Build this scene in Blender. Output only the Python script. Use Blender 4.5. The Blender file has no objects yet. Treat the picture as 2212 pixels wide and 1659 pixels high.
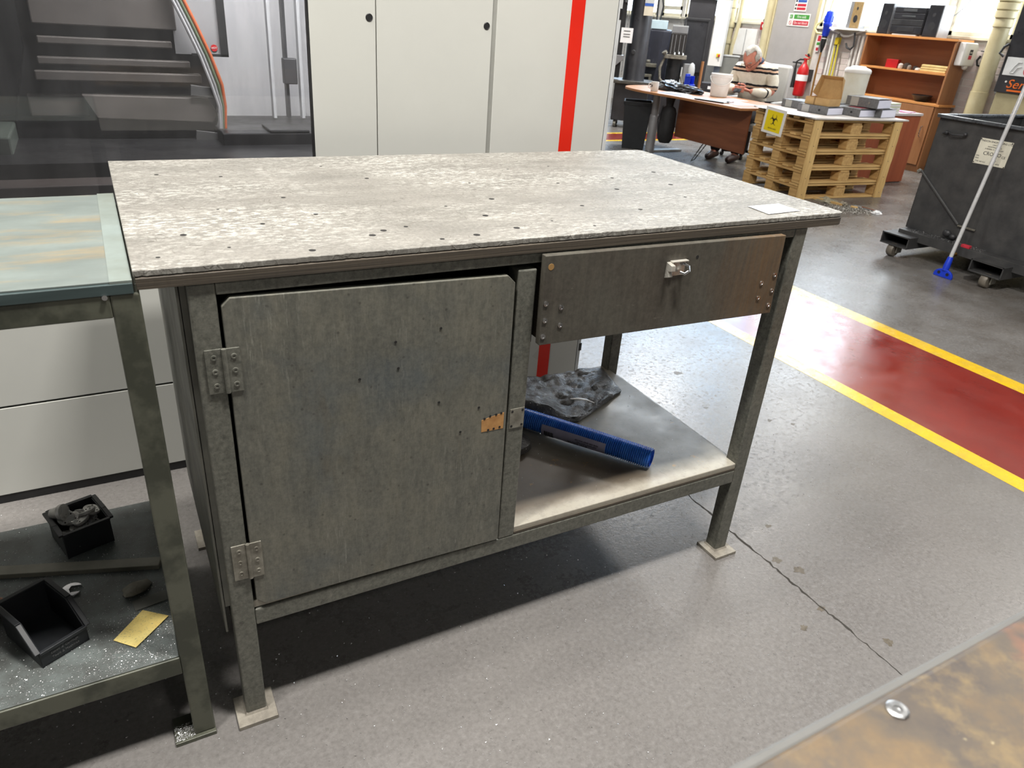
import bpy, bmesh, math, random
from mathutils import Vector, Matrix, Euler
random.seed(7)
PI = math.pi
SC = bpy.context.scene
COL = SC.collection

# ------------------------------------------------------------------ camera
cam_d = bpy.data.cameras.new('camera'); cam = bpy.data.objects.new('camera', cam_d); COL.objects.link(cam)
cam.location = (-0.0843, -1.1673, 1.4034)
cam.rotation_euler = (1.0949, -0.0701, -0.4920)
cam_d.sensor_fit = 'HORIZONTAL'; cam_d.sensor_width = 36.0; cam_d.lens = 1568.7/2212*36.0
cam_d.dof.use_dof = True; cam_d.dof.focus_distance = 1.95; cam_d.dof.aperture_fstop = 9.0
cam_d.clip_start = 0.02; cam_d.clip_end = 100
SC.camera = cam
# ------------------------------------------------------------------ world, exposure
w = bpy.data.worlds.new('world'); SC.world = w; w.use_nodes = True
w.node_tree.nodes['Background'].inputs[0].default_value = (0.80, 0.90, 1.0, 1)
w.node_tree.nodes['Background'].inputs[1].default_value = 1.0
SC.view_settings.view_transform = 'Standard'; SC.view_settings.look = 'None'
SC.view_settings.gamma = 1.0; SC.view_settings.use_curve_mapping = False
SC.view_settings.exposure = 0.66
# ------------------------------------------------------------------ ceiling lamps (LED high bays)
LAMPS = [(1.05, -0.80, 4.6, 158, .7), (-.95, -0.55, 4.6, 95, .7), (-.5, .72, 4.6, 50, .7), (-2.9, 0.25, 4.6, 85, .9), (4.9, -0.9, 4.6, 10, .9), (-1.0, 3.2, 4.6, 50, .9),
         (7.4, 0.6, 4.6, 60, .9), (3.6, 7.2, 4.6, 60, .9), (6.9, 6.6, 4.6, 170, .9), (8.2, 10.6, 4.6, 60, .9), (7.6, 4.6, 4.6, 60, .9), (1.4, -4.2, 4.6, 22, .9)]  # the lamp nearest the bookcase is added to brighten the back wall
for i, (x, y, z, e, sz) in enumerate(LAMPS):
    ld = bpy.data.lights.new('ceiling_lamp', 'AREA'); ld.shape = 'RECTANGLE'; ld.size = sz; ld.size_y = .22
    ld.energy = e; ld.color = (1.0, 0.972, 0.925)
    lo = bpy.data.objects.new('ceiling_lamp', ld); COL.objects.link(lo); lo.location = (x, y, z - .03)
# unseen work light inside the machine, placed to brighten its right wall
ld = bpy.data.lights.new('machine_work_light', 'AREA'); ld.shape = 'RECTANGLE'; ld.size = 1.0; ld.size_y = .1; ld.energy = 50; ld.color = (1, .985, .96)
lo = bpy.data.objects.new('machine_work_light', ld); COL.objects.link(lo); lo.location = (.62, 1.35, 2.1); lo.rotation_euler = (.55, 0, 0)

# ------------------------------------------------------------------ helpers
def s(r, g, b):
    f = lambda c: (c/255/12.92) if c/255 <= .04045 else ((c/255+.055)/1.055)**2.4
    return (f(r), f(g), f(b), 1)
def tag(o, label=None, cat=None, group=None, kind=None):
    if label: o['label'] = label
    if cat: o['category'] = cat
    if group: o['group'] = group
    if kind: o['kind'] = kind
    return o
def thing(name, label, cat, loc=(0, 0, 0), rotz=0, group=None):
    o = bpy.data.objects.new(name, None); COL.objects.link(o); o.empty_display_size = .1
    o.location = loc; o.rotation_euler = (0, 0, rotz)
    return tag(o, label, cat, group)
class MB:
    def __init__(self): self.v = []; self.f = []; self.m = []; self.mi = 0
    def add(self, vs, fs):
        b = len(self.v); self.v += [tuple(p) for p in vs]
        for q in fs: self.f.append(tuple(b+i for i in q)); self.m.append(self.mi)
        return self
    def box(self, x0, x1, y0, y1, z0, z1):
        if x0 > x1: x0, x1 = x1, x0
        if y0 > y1: y0, y1 = y1, y0
        if z0 > z1: z0, z1 = z1, z0
        return self.add([(x0,y0,z0),(x1,y0,z0),(x1,y1,z0),(x0,y1,z0),(x0,y0,z1),(x1,y0,z1),(x1,y1,z1),(x0,y1,z1)],
                        [(0,3,2,1),(4,5,6,7),(0,1,5,4),(1,2,6,5),(2,3,7,6),(3,0,4,7)])
    def obox(self, c, size, rot):   # rot: Euler tuple
        R = Euler(rot).to_matrix(); c = Vector(c); hx, hy, hz = [k/2 for k in size]
        vs = [c+R@Vector(p) for p in [(-hx,-hy,-hz),(hx,-hy,-hz),(hx,hy,-hz),(-hx,hy,-hz),(-hx,-hy,hz),(hx,-hy,hz),(hx,hy,hz),(-hx,hy,hz)]]
        return self.add(vs, [(0,3,2,1),(4,5,6,7),(0,1,5,4),(1,2,6,5),(2,3,7,6),(3,0,4,7)])
    def bar(self, p0, p1, wx, wz):   # rectangular bar between two points
        p0, p1 = Vector(p0), Vector(p1); d = (p1-p0).normalized()
        up = Vector((0,0,1)) if abs(d.z) < .95 else Vector((0,1,0))
        a = d.cross(up).normalized(); b = a.cross(d)
        vs = [p+a*wx/2*i+b*wz/2*j for p in (p0,p1) for i,j in ((-1,-1),(1,-1),(1,1),(-1,1))]
        return self.add(vs, [(0,1,2,3),(7,6,5,4),(0,4,5,1),(1,5,6,2),(2,6,7,3),(3,7,4,0)])
    def tube(self, pts, r, n=8, cap=True, flat=1.0):
        pts = [Vector(p) for p in pts]; rs = r if isinstance(r, (list, tuple)) else [r]*len(pts)
        rings = []; ref = None
        for i, p in enumerate(pts):
            d = (pts[min(i+1, len(pts)-1)]-pts[max(i-1, 0)]).normalized()
            if ref is None:
                ref = d.cross(Vector((0,0,1)) if abs(d.z) < .9 else Vector((0,1,0))).normalized()
            a = (ref-d*ref.dot(d))
            a = a.normalized() if a.length > 1e-6 else d.orthogonal().normalized()
            b = d.cross(a); ref = a
            rings.append([p+a*rs[i]*math.cos(t*2*PI/n)+b*rs[i]*flat*math.sin(t*2*PI/n) for t in range(n)])
        vs = [q for R in rings for q in R]; fs = []
        for i in range(len(pts)-1):
            for t in range(n):
                u = (t+1) % n; fs.append((i*n+t, i*n+u, (i+1)*n+u, (i+1)*n+t))
        if cap: fs += [tuple(range(n-1, -1, -1)), tuple((len(pts)-1)*n+t for t in range(n))]
        return self.add(vs, fs)
    def lathe(self, prof, c=(0,0,0), n=20, axis='z', cap=True):
        vs = []; fs = []
        for r, h in prof:
            for t in range(n):
                a = 2*PI*t/n; x, y = r*math.cos(a), r*math.sin(a)
                p = {'z': (x, y, h), 'y': (x, h, -y), 'x': (h, x, y)}[axis]
                vs.append((c[0]+p[0], c[1]+p[1], c[2]+p[2]))
        for i in range(len(prof)-1):
            for t in range(n):
                u = (t+1) % n; fs.append((i*n+t, i*n+u, (i+1)*n+u, (i+1)*n+t))
        if cap: fs += [tuple(range(n-1, -1, -1)), tuple((len(prof)-1)*n+t for t in range(n))]
        return self.add(vs, fs)
    def prism(self, poly, t0, t1, plane='xy'):   # outline extruded along the third axis
        n = len(poly)
        def P(p, t): return {'xy': (p[0], p[1], t), 'xz': (p[0], t, p[1]), 'yz': (t, p[0], p[1])}[plane]
        return self.add([P(p, t0) for p in poly]+[P(p, t1) for p in poly],
                        [tuple(range(n-1, -1, -1)), tuple(range(n, 2*n))]+[(i, (i+1) % n, n+(i+1) % n, n+i) for i in range(n)])
    def ball(self, c, r, n=12, m=8):
        if not isinstance(r, (tuple, list)): r = (r, r, r)
        vs = [(c[0]+r[0]*math.sin(PI*i/m)*math.cos(2*PI*j/n), c[1]+r[1]*math.sin(PI*i/m)*math.sin(2*PI*j/n), c[2]+r[2]*math.cos(PI*i/m)) for i in range(m+1) for j in range(n)]
        return self.add(vs, [(i*n+j, (i+1)*n+j, (i+1)*n+(j+1) % n, i*n+(j+1) % n) for i in range(m) for j in range(n)])
    def xf(self, M, start=0):
        self.v[start:] = [tuple(M@Vector(p)) for p in self.v[start:]]; return self
    def build(self, name, mat, parent=None, bevel=0, smooth=False, seg=2, kind=None, label=None):
        me = bpy.data.meshes.new(name); me.from_pydata(self.v, [], self.f)
        for q in (mat if isinstance(mat, (list, tuple)) else [mat]): me.materials.append(q)
        if isinstance(mat, (list, tuple)): me.polygons.foreach_set('material_index', self.m)
        bm = bmesh.new(); bm.from_mesh(me); bmesh.ops.remove_doubles(bm, verts=bm.verts, dist=1e-6)
        bmesh.ops.recalc_face_normals(bm, faces=bm.faces); bm.to_mesh(me); bm.free()
        if smooth:
            me.polygons.foreach_set('use_smooth', [True]*len(me.polygons))
            try: me.set_sharp_from_angle(angle=math.radians(40))
            except Exception: pass
        o = bpy.data.objects.new(name, me); COL.objects.link(o)
        if parent is not None: o.parent = parent
        if bevel:
            b = o.modifiers.new('bevel', 'BEVEL'); b.width = bevel; b.segments = seg; b.limit_method = 'ANGLE'; b.angle_limit = .6
        return tag(o, label=label, kind=kind)
def box(name, mat, parent, x0, x1, y0, y1, z0, z1, bevel=.0015, **k):
    return MB().box(x0, x1, y0, y1, z0, z1).build(name, mat, parent, bevel, **k)
def copy_of(o, name=None, parent=None, loc=None, rot=None):
    c = o.copy(); COL.objects.link(c)
    if parent is not None: c.parent = parent
    if loc is not None: c.location = loc
    if rot is not None: c.rotation_euler = rot
    return c
def text(name, body, size, mat, parent, loc, rot, align='LEFT', ext=.0004, sx=1.0, shear=0):
    cu = bpy.data.curves.new(name, 'FONT'); cu.body = body; cu.size = size; cu.align_x = align; cu.align_y = 'CENTER'; cu.extrude = ext; cu.resolution_u = 3; cu.shear = shear
    t = bpy.data.objects.new(name, cu); COL.objects.link(t)
    dg = bpy.context.evaluated_depsgraph_get(); me = bpy.data.meshes.new_from_object(t.evaluated_get(dg))
    bpy.data.objects.remove(t); me.materials.clear(); me.materials.append(mat)
    o = bpy.data.objects.new(name, me); COL.objects.link(o); o.location = loc; o.rotation_euler = rot; o.scale = (sx, 1, 1)
    if parent is not None: o.parent = parent
    return o
RX = (PI/2, 0, 0)            # reads from -y
RW = (PI/2, 0, -PI/2)        # reads from -x

# ------------------------------------------------------------------ materials
class NT:
    def __init__(self, name):
        self.mat = bpy.data.materials.new(name); self.mat.use_nodes = True
        self.t = self.mat.node_tree; self.n = self.t.nodes; self.l = self.t.links
        self.b = self.n['Principled BSDF']; self.out = self.n['Material Output']
        self.co = self.n.new('ShaderNodeTexCoord').outputs['Object']
    def inp(self, sock, v):
        if v is None: return
        if hasattr(v, 'is_linked'): self.l.new(v, sock)
        else:
            try: sock.default_value = v
            except Exception: sock.default_value = (v, v, v, 1)
    def mapping(self, scale=(1,1,1), rot=(0,0,0), loc=(0,0,0)):
        m = self.n.new('ShaderNodeMapping'); self.l.new(self.co, m.inputs[0])
        m.inputs['Scale'].default_value = scale; m.inputs['Rotation'].default_value = rot; m.inputs['Location'].default_value = loc
        return m.outputs[0]
    def noise(self, scale, detail=4, rough=.6, vec=None, dist=0):
        n = self.n.new('ShaderNodeTexNoise'); n.inputs['Scale'].default_value = scale; n.inputs['Detail'].default_value = detail
        n.inputs['Roughness'].default_value = rough; n.inputs['Distortion'].default_value = dist
        self.l.new(vec or self.co, n.inputs['Vector']); return n.outputs['Fac']
    def vor(self, scale, feature='F1', vec=None, out='Distance', rnd=1):
        n = self.n.new('ShaderNodeTexVoronoi'); n.feature = feature; n.inputs['Scale'].default_value = scale; n.inputs['Randomness'].default_value = rnd
        self.l.new(vec or self.co, n.inputs['Vector']); return n.outputs[out]
    def ramp(self, fac, stops, interp='LINEAR'):
        r = self.n.new('ShaderNodeValToRGB'); self.l.new(fac, r.inputs[0]); e = r.color_ramp.elements; r.color_ramp.interpolation = interp
        while len(e) < len(stops): e.new(.5)
        for i, (p, c) in enumerate(stops):
            e[i].position = p; e[i].color = c if not isinstance(c, (int, float)) else (c, c, c, 1)
        return r.outputs[0]
    def mix(self, fac, a, b, mode='MIX'):
        m = self.n.new('ShaderNodeMix'); m.data_type = 'RGBA'; m.blend_type = mode
        self.inp(m.inputs[0], fac); self.inp(m.inputs[6], a); self.inp(m.inputs[7], b); return m.outputs[2]
    def math(self, op, a, b=0.0):
        m = self.n.new('ShaderNodeMath'); m.operation = op; self.inp(m.inputs[0], a); self.inp(m.inputs[1], b); return m.outputs[0]
    def sep(self):
        x = self.n.new('ShaderNodeSeparateXYZ'); self.l.new(self.co, x.inputs[0]); return x.outputs
    def bump(self, h, strength=.2, dist=.002):
        b = self.n.new('ShaderNodeBump'); b.inputs['Strength'].default_value = strength; b.inputs['Distance'].default_value = dist
        self.l.new(h, b.inputs['Height']); self.l.new(b.outputs[0], self.b.inputs['Normal'])
    def done(self, col=None, rough=None, metal=None, spec=None):
        self.inp(self.b.inputs['Base Color'], col); self.inp(self.b.inputs['Roughness'], rough); self.inp(self.b.inputs['Metallic'], metal)
        if spec is not None: self.b.inputs['Specular IOR Level'].default_value = spec
        return self.mat
def mat(name, c, rough=.5, metal=0, c2=None, scale=6, stretch=(1,1,1), bump=0, bscale=60, lo=.35, hi=.65, spec=None):
    k = NT(name); v = k.mapping(stretch)
    if c2 is None: c2 = tuple(q*.82 for q in c[:3])+(1,)
    col = k.ramp(k.noise(scale, 5, .65, v), [(lo, c), (hi, c2)])
    r = k.ramp(k.noise(scale*1.7, 3, .6, v), [(.3, max(rough-.08, .02)), (.7, min(rough+.08, 1))])
    if bump: k.bump(k.noise(bscale, 4, .6, v), bump, .002)
    return k.done(col, r, metal, spec)
def emis(name, c, strength):
    k = NT(name); k.b.inputs['Emission Color'].default_value = c; k.b.inputs['Emission Strength'].default_value = strength
    return k.done(c, .4)

def m_floor():
    k = NT('painted concrete floor')
    big = k.ramp(k.noise(.9, 5, .6), [(.3, s(122,118,114)), (.7, s(103,99,96))])
    fine = k.noise(90, 3, .7)
    col = k.mix(.35, big, k.ramp(fine, [(.3, s(80,79,78)), (.7, s(132,130,128))]), 'MIX')
    blot = k.ramp(k.noise(7, 6, .75), [(.66, 0), (.74, 1)])
    col = k.mix(k.math('MULTIPLY', blot, .45), col, s(82,74,64))
    pits = k.ramp(k.noise(38, 4, .7), [(.62, 0), (.68, 1)])
    far = k.ramp(k.math('MULTIPLY', k.sep()[0], .2), [(.34, 0), (.75, 1)])
    worn = k.ramp(k.noise(3.2, 6, .7), [(.42, 0), (.62, 1)])
    col = k.mix(k.math('MULTIPLY', k.math('MULTIPLY', worn, far), .55), col, s(78,70,62))
    col = k.mix(k.math('MULTIPLY', pits, .35), col, s(70,67,64))
    sp = k.ramp(k.vor(140), [(.035, 1), (.07, 0)])
    col = k.mix(k.math('MULTIPLY', sp, .6), col, s(205,205,205))
    r = k.ramp(k.noise(5, 5, .65), [(.3, .23), (.7, .33)])
    pr = k.ramp(k.noise(55, 4, .75), [(.52, 0), (.64, 1)]); r = k.mix(k.math('MULTIPLY', pr, .8), r, (.6,.6,.6,1))
    k.bump(k.mix(.35, k.noise(55, 4, .75), k.noise(150, 3, .6)), .22, .003)
    return k.done(col, r, 0, .36)
def m_benchtop():
    k = NT('worn grey plywood top'); v = k.mapping((1.2, 4, 4)); v2 = k.mapping((34, 80, 40)); v3 = k.mapping((4, 10, 4))
    base = k.ramp(k.noise(4, 5, .6, v), [(.3, s(124,121,115)), (.7, s(94,92,87))])
    zone = k.ramp(k.noise(1.5, 5, .65, k.mapping((1.2, 2.6, 1), loc=(.4, .2, 0))), [(.38, .04), (.6, 1)])
    st = k.ramp(k.noise(1.6, 8, .8, v2), [(.49, 0), (.57, 1)])
    col = k.mix(k.math('MULTIPLY', k.math('MULTIPLY', st, zone), .72), base, s(208,207,199))
    cr = k.ramp(k.vor(26, 'DISTANCE_TO_EDGE', k.mapping((1, 2.2, 1))), [(.012, 1), (.035, 0)])
    msk = k.ramp(k.noise(6, 3), [(.42, 0), (.56, 1)])
    col = k.mix(k.math('MULTIPLY', k.math('MULTIPLY', cr, msk), .62), col, s(74,69,62))
    dk = k.ramp(k.noise(3.2, 5, .7, v3), [(.62, 0), (.74, 1)])
    col = k.mix(k.math('MULTIPLY', dk, .45), col, s(96,91,84))
    sp = k.ramp(k.vor(13, 'F1', k.mapping((1, 1.3, 1))), [(.05, 1), (.085, 0)])
    col = k.mix(k.math('MULTIPLY', sp, .8), col, s(62,58,54))
    gr = k.ramp(k.noise(150, 5, .8), [(.35, s(92,89,83)), (.65, s(158,154,146))])
    col = k.mix(.32, col, gr)
    k.bump(k.mix(.5, k.noise(2.2, 6, .75, v2), cr), .35, .0015)
    return k.done(col, .68, None, .25)
def m_steel():
    k = NT('grimy grey green painted steel')
    c = k.ramp(k.noise(7, 6, .7), [(.3, s(112,112,103)), (.55, s(94,95,87)), (.75, s(76,76,68))])
    bl = k.ramp(k.noise(11, 4, .6, k.mapping((1,1,.4))), [(.58, 0), (.72, 1)])
    c = k.mix(k.math('MULTIPLY', bl, .3), c, s(72,82,86))
    fine = k.ramp(k.noise(85, 5, .8), [(.36, s(48,48,43)), (.64, s(136,134,124))]); c = k.mix(.4, c, fine)
    dirt = k.ramp(k.noise(32, 6, .8), [(.57, 0), (.68, 1)])
    c = k.mix(k.math('MULTIPLY', dirt, .6), c, s(44,43,38))
    li = k.ramp(k.noise(24, 6, .8, k.mapping((1,1,1), loc=(4,2,1))), [(.6, 0), (.72, 1)]); c = k.mix(k.math('MULTIPLY', li, .45), c, s(148,144,132))
    k.bump(k.noise(120, 4, .7), .25, .001)
    return k.done(c, k.ramp(k.noise(20, 4), [(.3, .36), (.7, .55)]), .15)
def m_door():
    k = NT('scuffed mottled cabinet door'); v = k.mapping((5, 5, 2.6)); v2 = k.mapping((80, 80, 16))
    c = k.ramp(k.noise(2.2, 7, .7, v), [(.26, s(64,68,68)), (.5, s(98,98,90)), (.74, s(128,124,108))])
    c = k.mix(.42, c, k.ramp(k.noise(1.2, 7, .85, v2), [(.34, s(62,63,58)), (.66, s(130,128,117))]))
    lw = k.ramp(k.noise(2.4, 5, .7, k.mapping((2,2,1), loc=(1.3,0,2.1))), [(.46, 0), (.66, 1)]); ls = k.ramp(k.noise(1.5, 6, .8, k.mapping((140,140,14))), [(.55, 0), (.68, 1)])
    c = k.mix(k.math('MULTIPLY', k.math('MULTIPLY', lw, ls), .8), c, s(168,168,156))
    b = k.ramp(k.noise(3.4, 4, .6), [(.54, 0), (.68, 1)])
    c = k.mix(k.math('MULTIPLY', b, .6), c, s(74,86,94))
    br = k.ramp(k.noise(5, 4, .6, k.mapping((1.6,1,.6), loc=(3,0,1))), [(.6, 0), (.74, 1)])
    c = k.mix(k.math('MULTIPLY', br, .55), c, s(82,68,44))
    gn = k.ramp(k.noise(120, 4, .75), [(.34, s(58,58,52)), (.68, s(124,121,110))]); c = k.mix(.28, c, gn)
    dk = k.ramp(k.noise(30, 5, .8), [(.6, 0), (.7, 1)]); c = k.mix(k.math('MULTIPLY', dk, .6), c, s(46,45,40))
    sp = k.ramp(k.vor(34), [(.05, 1), (.12, 0)])
    c = k.mix(k.math('MULTIPLY', sp, .55), c, s(46,46,40))
    k.bump(k.noise(1.5, 5, .7, v2), .2, .001)
    return k.done(c, .5)
def m_drawer():
    k = NT('oiled dark plywood drawer front'); v = k.mapping((70, 20, 3)); x = k.sep()[0]
    c = k.ramp(k.noise(1.4, 5, .6, v), [(.3, s(56,52,46)), (.7, s(80,75,66))])
    g = k.ramp(k.noise(3.5, 4, .6), [(.4, 0), (.6, 1)])
    c = k.mix(k.math('MULTIPLY', g, .5), c, s(84,84,76))
    bl = k.ramp(k.noise(9, 6, .75, k.mapping((1,1,.5))), [(.5, 0), (.7, 1)]); c = k.mix(k.math('MULTIPLY', bl, .6), c, s(46,40,34))
    gn = k.ramp(k.noise(110, 4, .7), [(.35, s(60,56,50)), (.7, s(112,106,96))]); c = k.mix(.22, c, gn)
    edge = k.ramp(k.math('ADD', k.math('SUBTRACT', x, 1.02), k.math('MULTIPLY', k.noise(6, 3, .6, k.mapping((2,1,.5))), .25)), [(.18, 0), (.48, 1)])
    stv = k.ramp(k.noise(1.6, 5, .7, k.mapping((60,10,4), loc=(2,0,0))), [(.35, .25), (.65, 1)]); c = k.mix(k.math('MULTIPLY', k.math('MULTIPLY', edge, stv), .85), c, s(124,90,52))
    sc = k.ramp(k.noise(8, 5, .8, k.mapping((1,1,3))), [(.64, 0), (.72, 1)])
    c = k.mix(k.math('MULTIPLY', sc, .5), c, s(126,120,110))
    k.bump(k.noise(1.4, 5, .6, v), .2, .001)
    return k.done(c, .52)
def m_wood(name, c1, c2, axis=0, rough=.6, sc=1.0, bump=.15):
    k = NT(name); st = [14*sc]*3; st[axis] = 1.2*sc
    c = k.ramp(k.noise(3, 5, .6, k.mapping(tuple(st)), .6), [(.3, c1), (.7, c2)])
    k.bump(k.noise(3, 5, .6, k.mapping(tuple(st))), bump, .001)
    return k.done(c, rough)
def m_desktop_green():
    k = NT('stained pale metal sheet'); v = k.mapping((2, 5, 2))
    c = k.ramp(k.noise(2.5, 5, .6, v), [(.3, s(116,124,120)), (.7, s(96,103,100))])
    st = k.ramp(k.noise(3.1, 5, .65, k.mapping((1.2, 4.5, 1), loc=(.3, .9, 0))), [(.5, 0), (.66, 1)])
    c = k.mix(k.math('MULTIPLY', st, .7), c, s(140,122,90))
    g = k.ramp(k.noise(60, 4, .7), [(.4, 0), (.7, 1)])
    c = k.mix(k.math('MULTIPLY', g, .2), c, s(96,98,92))
    return k.done(c, .5, .0)
def m_lowershelf():
    k = NT('dusty pale green sheet shelf')
    c = k.ramp(k.noise(5, 5, .6), [(.3, s(112,120,118)), (.7, s(86,90,88))])
    g = k.ramp(k.noise(14, 5, .7), [(.40, 0), (.62, 1)])
    c = k.mix(k.math('MULTIPLY', g, .6), c, s(62,60,56))
    return k.done(c, .5, .1)
def m_shelf():
    k = NT('grimy plywood shelf'); x, y, z = k.sep()
    c = k.ramp(k.noise(5, 6, .65), [(.3, s(134,130,119)), (.7, s(106,101,91))])
    wet = k.ramp(k.math('ADD', k.math('MULTIPLY', y, 1.0), k.math('ADD', k.math('MULTIPLY', x, .75), k.math('MULTIPLY', k.noise(4, 4), .14))), [(.94, 1), (1.0, 0)])
    c = k.mix(k.math('MULTIPLY', wet, .75), c, s(92,80,66))
    fr = k.ramp(k.math('ADD', y, k.math('MULTIPLY', k.noise(12, 4), .05)), [(.05, 1), (.085, 0)])  # paler band along the front edge
    c = k.mix(k.math('MULTIPLY', fr, .7), c, s(176,170,156))
    ye = k.ramp(k.noise(26, 4, .7), [(.66, 0), (.72, 1)]); c = k.mix(k.math('MULTIPLY', ye, .5), c, s(170,128,62))
    g = k.noise(70, 4, .7); c = k.mix(k.math('MULTIPLY', k.ramp(g, [(.5, 0), (.75, 1)]), .3), c, s(84,80,72))
    return k.done(c, k.ramp(k.noise(6, 4), [(.3, .38), (.7, .6)]))
def m_foretop():
    k = NT('worn varnished yellow brown board'); v = k.mapping((1, 1, 1), rot=(0, 0, .5))
    c = k.ramp(k.noise(7, 6, .7, v), [(.36, s(98,80,56)), (.5, s(76,67,57)), (.62, s(60,54,52))])
    y = k.ramp(k.noise(16, 5, .7, v), [(.52, 0), (.66, 1)])
    c = k.mix(k.math('MULTIPLY', y, .6), c, s(116,98,66))
    br = k.ramp(k.noise(9, 4, .6, v), [(.62, 0), (.72, 1)])
    c = k.mix(k.math('MULTIPLY', br, .5), c, s(128,84,58))
    sp = k.ramp(k.noise(45, 4, .7, v), [(.66, 0), (.7, 1)])
    c = k.mix(k.math('MULTIPLY', sp, .6), c, s(170,158,122))
    return k.done(c, .45)
def m_glass(name, tint, gloss=.08, rough=.03):
    k = NT(name); t = k.n.new('ShaderNodeBsdfTransparent'); t.inputs[0].default_value = tint
    g = k.n.new('ShaderNodeBsdfGlossy'); g.inputs[0].default_value = (1,1,1,1); g.inputs['Roughness'].default_value = rough
    fr = k.n.new('ShaderNodeFresnel'); fr.inputs[0].default_value = 1.49
    mx = k.n.new('ShaderNodeMixShader'); k.l.new(fr.outputs[0], mx.inputs[0]); k.l.new(t.outputs[0], mx.inputs[1]); k.l.new(g.outputs[0], mx.inputs[2])
    # faint dirt film on the sheet
    d = k.n.new('ShaderNodeBsdfDiffuse'); d.inputs[0].default_value = (.6,.6,.62,1)
    m2 = k.n.new('ShaderNodeMixShader'); f = k.ramp(k.noise(3, 5, .7, k.mapping((3,1,.7))), [(.3, gloss*.3), (.75, gloss)])
    k.l.new(f, m2.inputs[0]); k.l.new(mx.outputs[0], m2.inputs[1]); k.l.new(d.outputs[0], m2.inputs[2])
    k.l.new(m2.outputs[0], k.out.inputs[0]); return k.mat
def m_sweater(bands, axis, name):
    k = NT(name); z = k.sep()[axis]
    z = k.math('ADD', z, k.math('MULTIPLY', k.math('SUBTRACT', k.noise(14, 2), .5), .022))
    c = k.ramp(k.noise(30, 3), [(.3, s(234,228,212)), (.7, s(220,212,194))])
    for a, b, cc in bands:
        f = k.math('MULTIPLY', k.math('GREATER_THAN', z, a), k.math('LESS_THAN', z, b)); c = k.mix(f, c, cc)
    k.bump(k.noise(160, 2), .3, .002)
    return k.done(c, .9)

FLOOR = m_floor(); TOP = m_benchtop(); STEEL = m_steel(); DOOR = m_door(); DRAW = m_drawer()
PLY = mat('dirty plywood edge', s(84,75,63), .75, 0, s(56,50,43), 1.0, (3, 6, 330), .3, 1.0)
PLYR = m_shelf()
MWHITE = mat('machine white paint', s(188,188,182), .35, 0, s(182,182,176), 1.2)
MGREY = mat('machine shadow grey', s(150,150,144), .4)  # grey stands in for shade in the gaps between panels
RED = mat('machine red stripe', s(206,36,18), .35, 0, s(196,32,16), 3)
BLACK = mat('black plastic', s(24,24,25), .45, 0, s(34,34,35), 20)
BLACKM = mat('black machine paint', s(40,40,43), .35, .1, s(54,54,58), 5)
DKGREY = mat('dark grey metal', s(62,62,64), .45, .2, s(46,46,48), 6)
GREYP = mat('mid grey paint', s(132,133,134), .45, 0, s(118,118,120), 4)
LGREY = mat('light grey paint', s(190,192,192), .45)
STEELB = mat('bright steel', s(196,196,196), .28, 1, s(168,168,168), 30)
ZINC = mat('zinc plate', s(150,147,136), .4, .5, s(112,108,98), 40)
DUSTY = mat('dusty steel foot', s(150,144,132), .7, 0, s(122,116,106), 40)
OLIVE = mat('olive grey painted frame', s(86,87,75), .42, .1, s(60,62,52), 7, lo=.44, hi=.56, bump=.1)
GREENE = m_wood('dark green painted board edge', s(66,80,80), s(48,60,60), 0, .5)
DTOP = m_desktop_green(); LSH = m_lowershelf(); FTOP = m_foretop()
BINP = mat('dark grey bin plastic', s(28,30,33), .42, 0, s(36,38,41), 12)
PINE = m_wood('pale pallet pine', s(214,178,118), s(178,140,84), 0, .75)
PINE2 = m_wood('pallet pine across', s(206,168,108), s(166,128,76), 1, .75)
PINEV = m_wood('upright pine', s(220,186,124), s(188,150,92), 2, .75)
OAK = m_wood('oak veneer', s(172,122,80), s(154,106,68), 1, .4, .6, .03)
OAKV = m_wood('oak veneer upright', s(166,116,76), s(148,100,64), 2, .4, .6, .03)
OAKE = m_wood('oak edge', s(214,152,90), s(198,132,72), 1, .45, .6, .03)
BROWNP = m_wood('brown modesty panel', s(130,80,54), s(112,66,44), 1, .4, .5, .03)
PINKW = m_wood('pale printed board', s(214,206,206), s(196,190,192), 0, .4, .4, .02)
CARD = mat('brown cardboard', s(196,160,108), .85, 0, s(182,146,96), 12)
BLUE = mat('bright blue plastic', s(28,62,200), .35, 0, s(22,50,176), 12)
WHITEP = mat('white plastic', s(232,230,226), .4, 0, s(222,219,214), 6)
PAPER = mat('white paper', s(240,240,240), .8, 0, s(234,234,236), 8)
PAPERE = mat('stacked sheet edges', s(232,233,246), .85, 0, s(208,210,228), 3, (2,2,260))
FILEG = mat('mottled grey file board', s(116,116,116), .6, 0, s(96,96,97), 60)
CREAM = mat('cream gloss pipe paint', s(206,196,160), .4, 0, s(190,178,140), 5)
WALLW = mat('white painted brick', s(226,224,218), .6, 0, s(212,209,204), 6, bump=.2, bscale=40)
WALLP = mat('pinkish painted brick', s(214,202,196), .6, 0, s(198,186,182), 6, bump=.2, bscale=40)
WALLD = mat('dull grey wall', s(120,120,118), .8)
MORTAR = mat('painted mortar', s(218,215,209), .75, 0, s(202,198,192), 8)
DOORG = mat('grey painted door', s(176,172,170), .5, 0, s(166,162,160), 3)
PANE = emis('bright overcast window', (.80, .90, 1.0, 1), 4.6)
PANEB = emis('bright sky window', (.46, .70, 1.0, 1), 7.5)
FRAMEW = mat('cream window frame', s(222,216,196), .5)
REDP = mat('fire red', s(190,26,30), .35, 0, s(170,22,26), 8)
GREENS = mat('safety green', s(70,150,60), .5); REDS = mat('safety red', s(200,50,66), .5); BLUES = mat('safety blue', s(50,92,176), .5)
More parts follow.
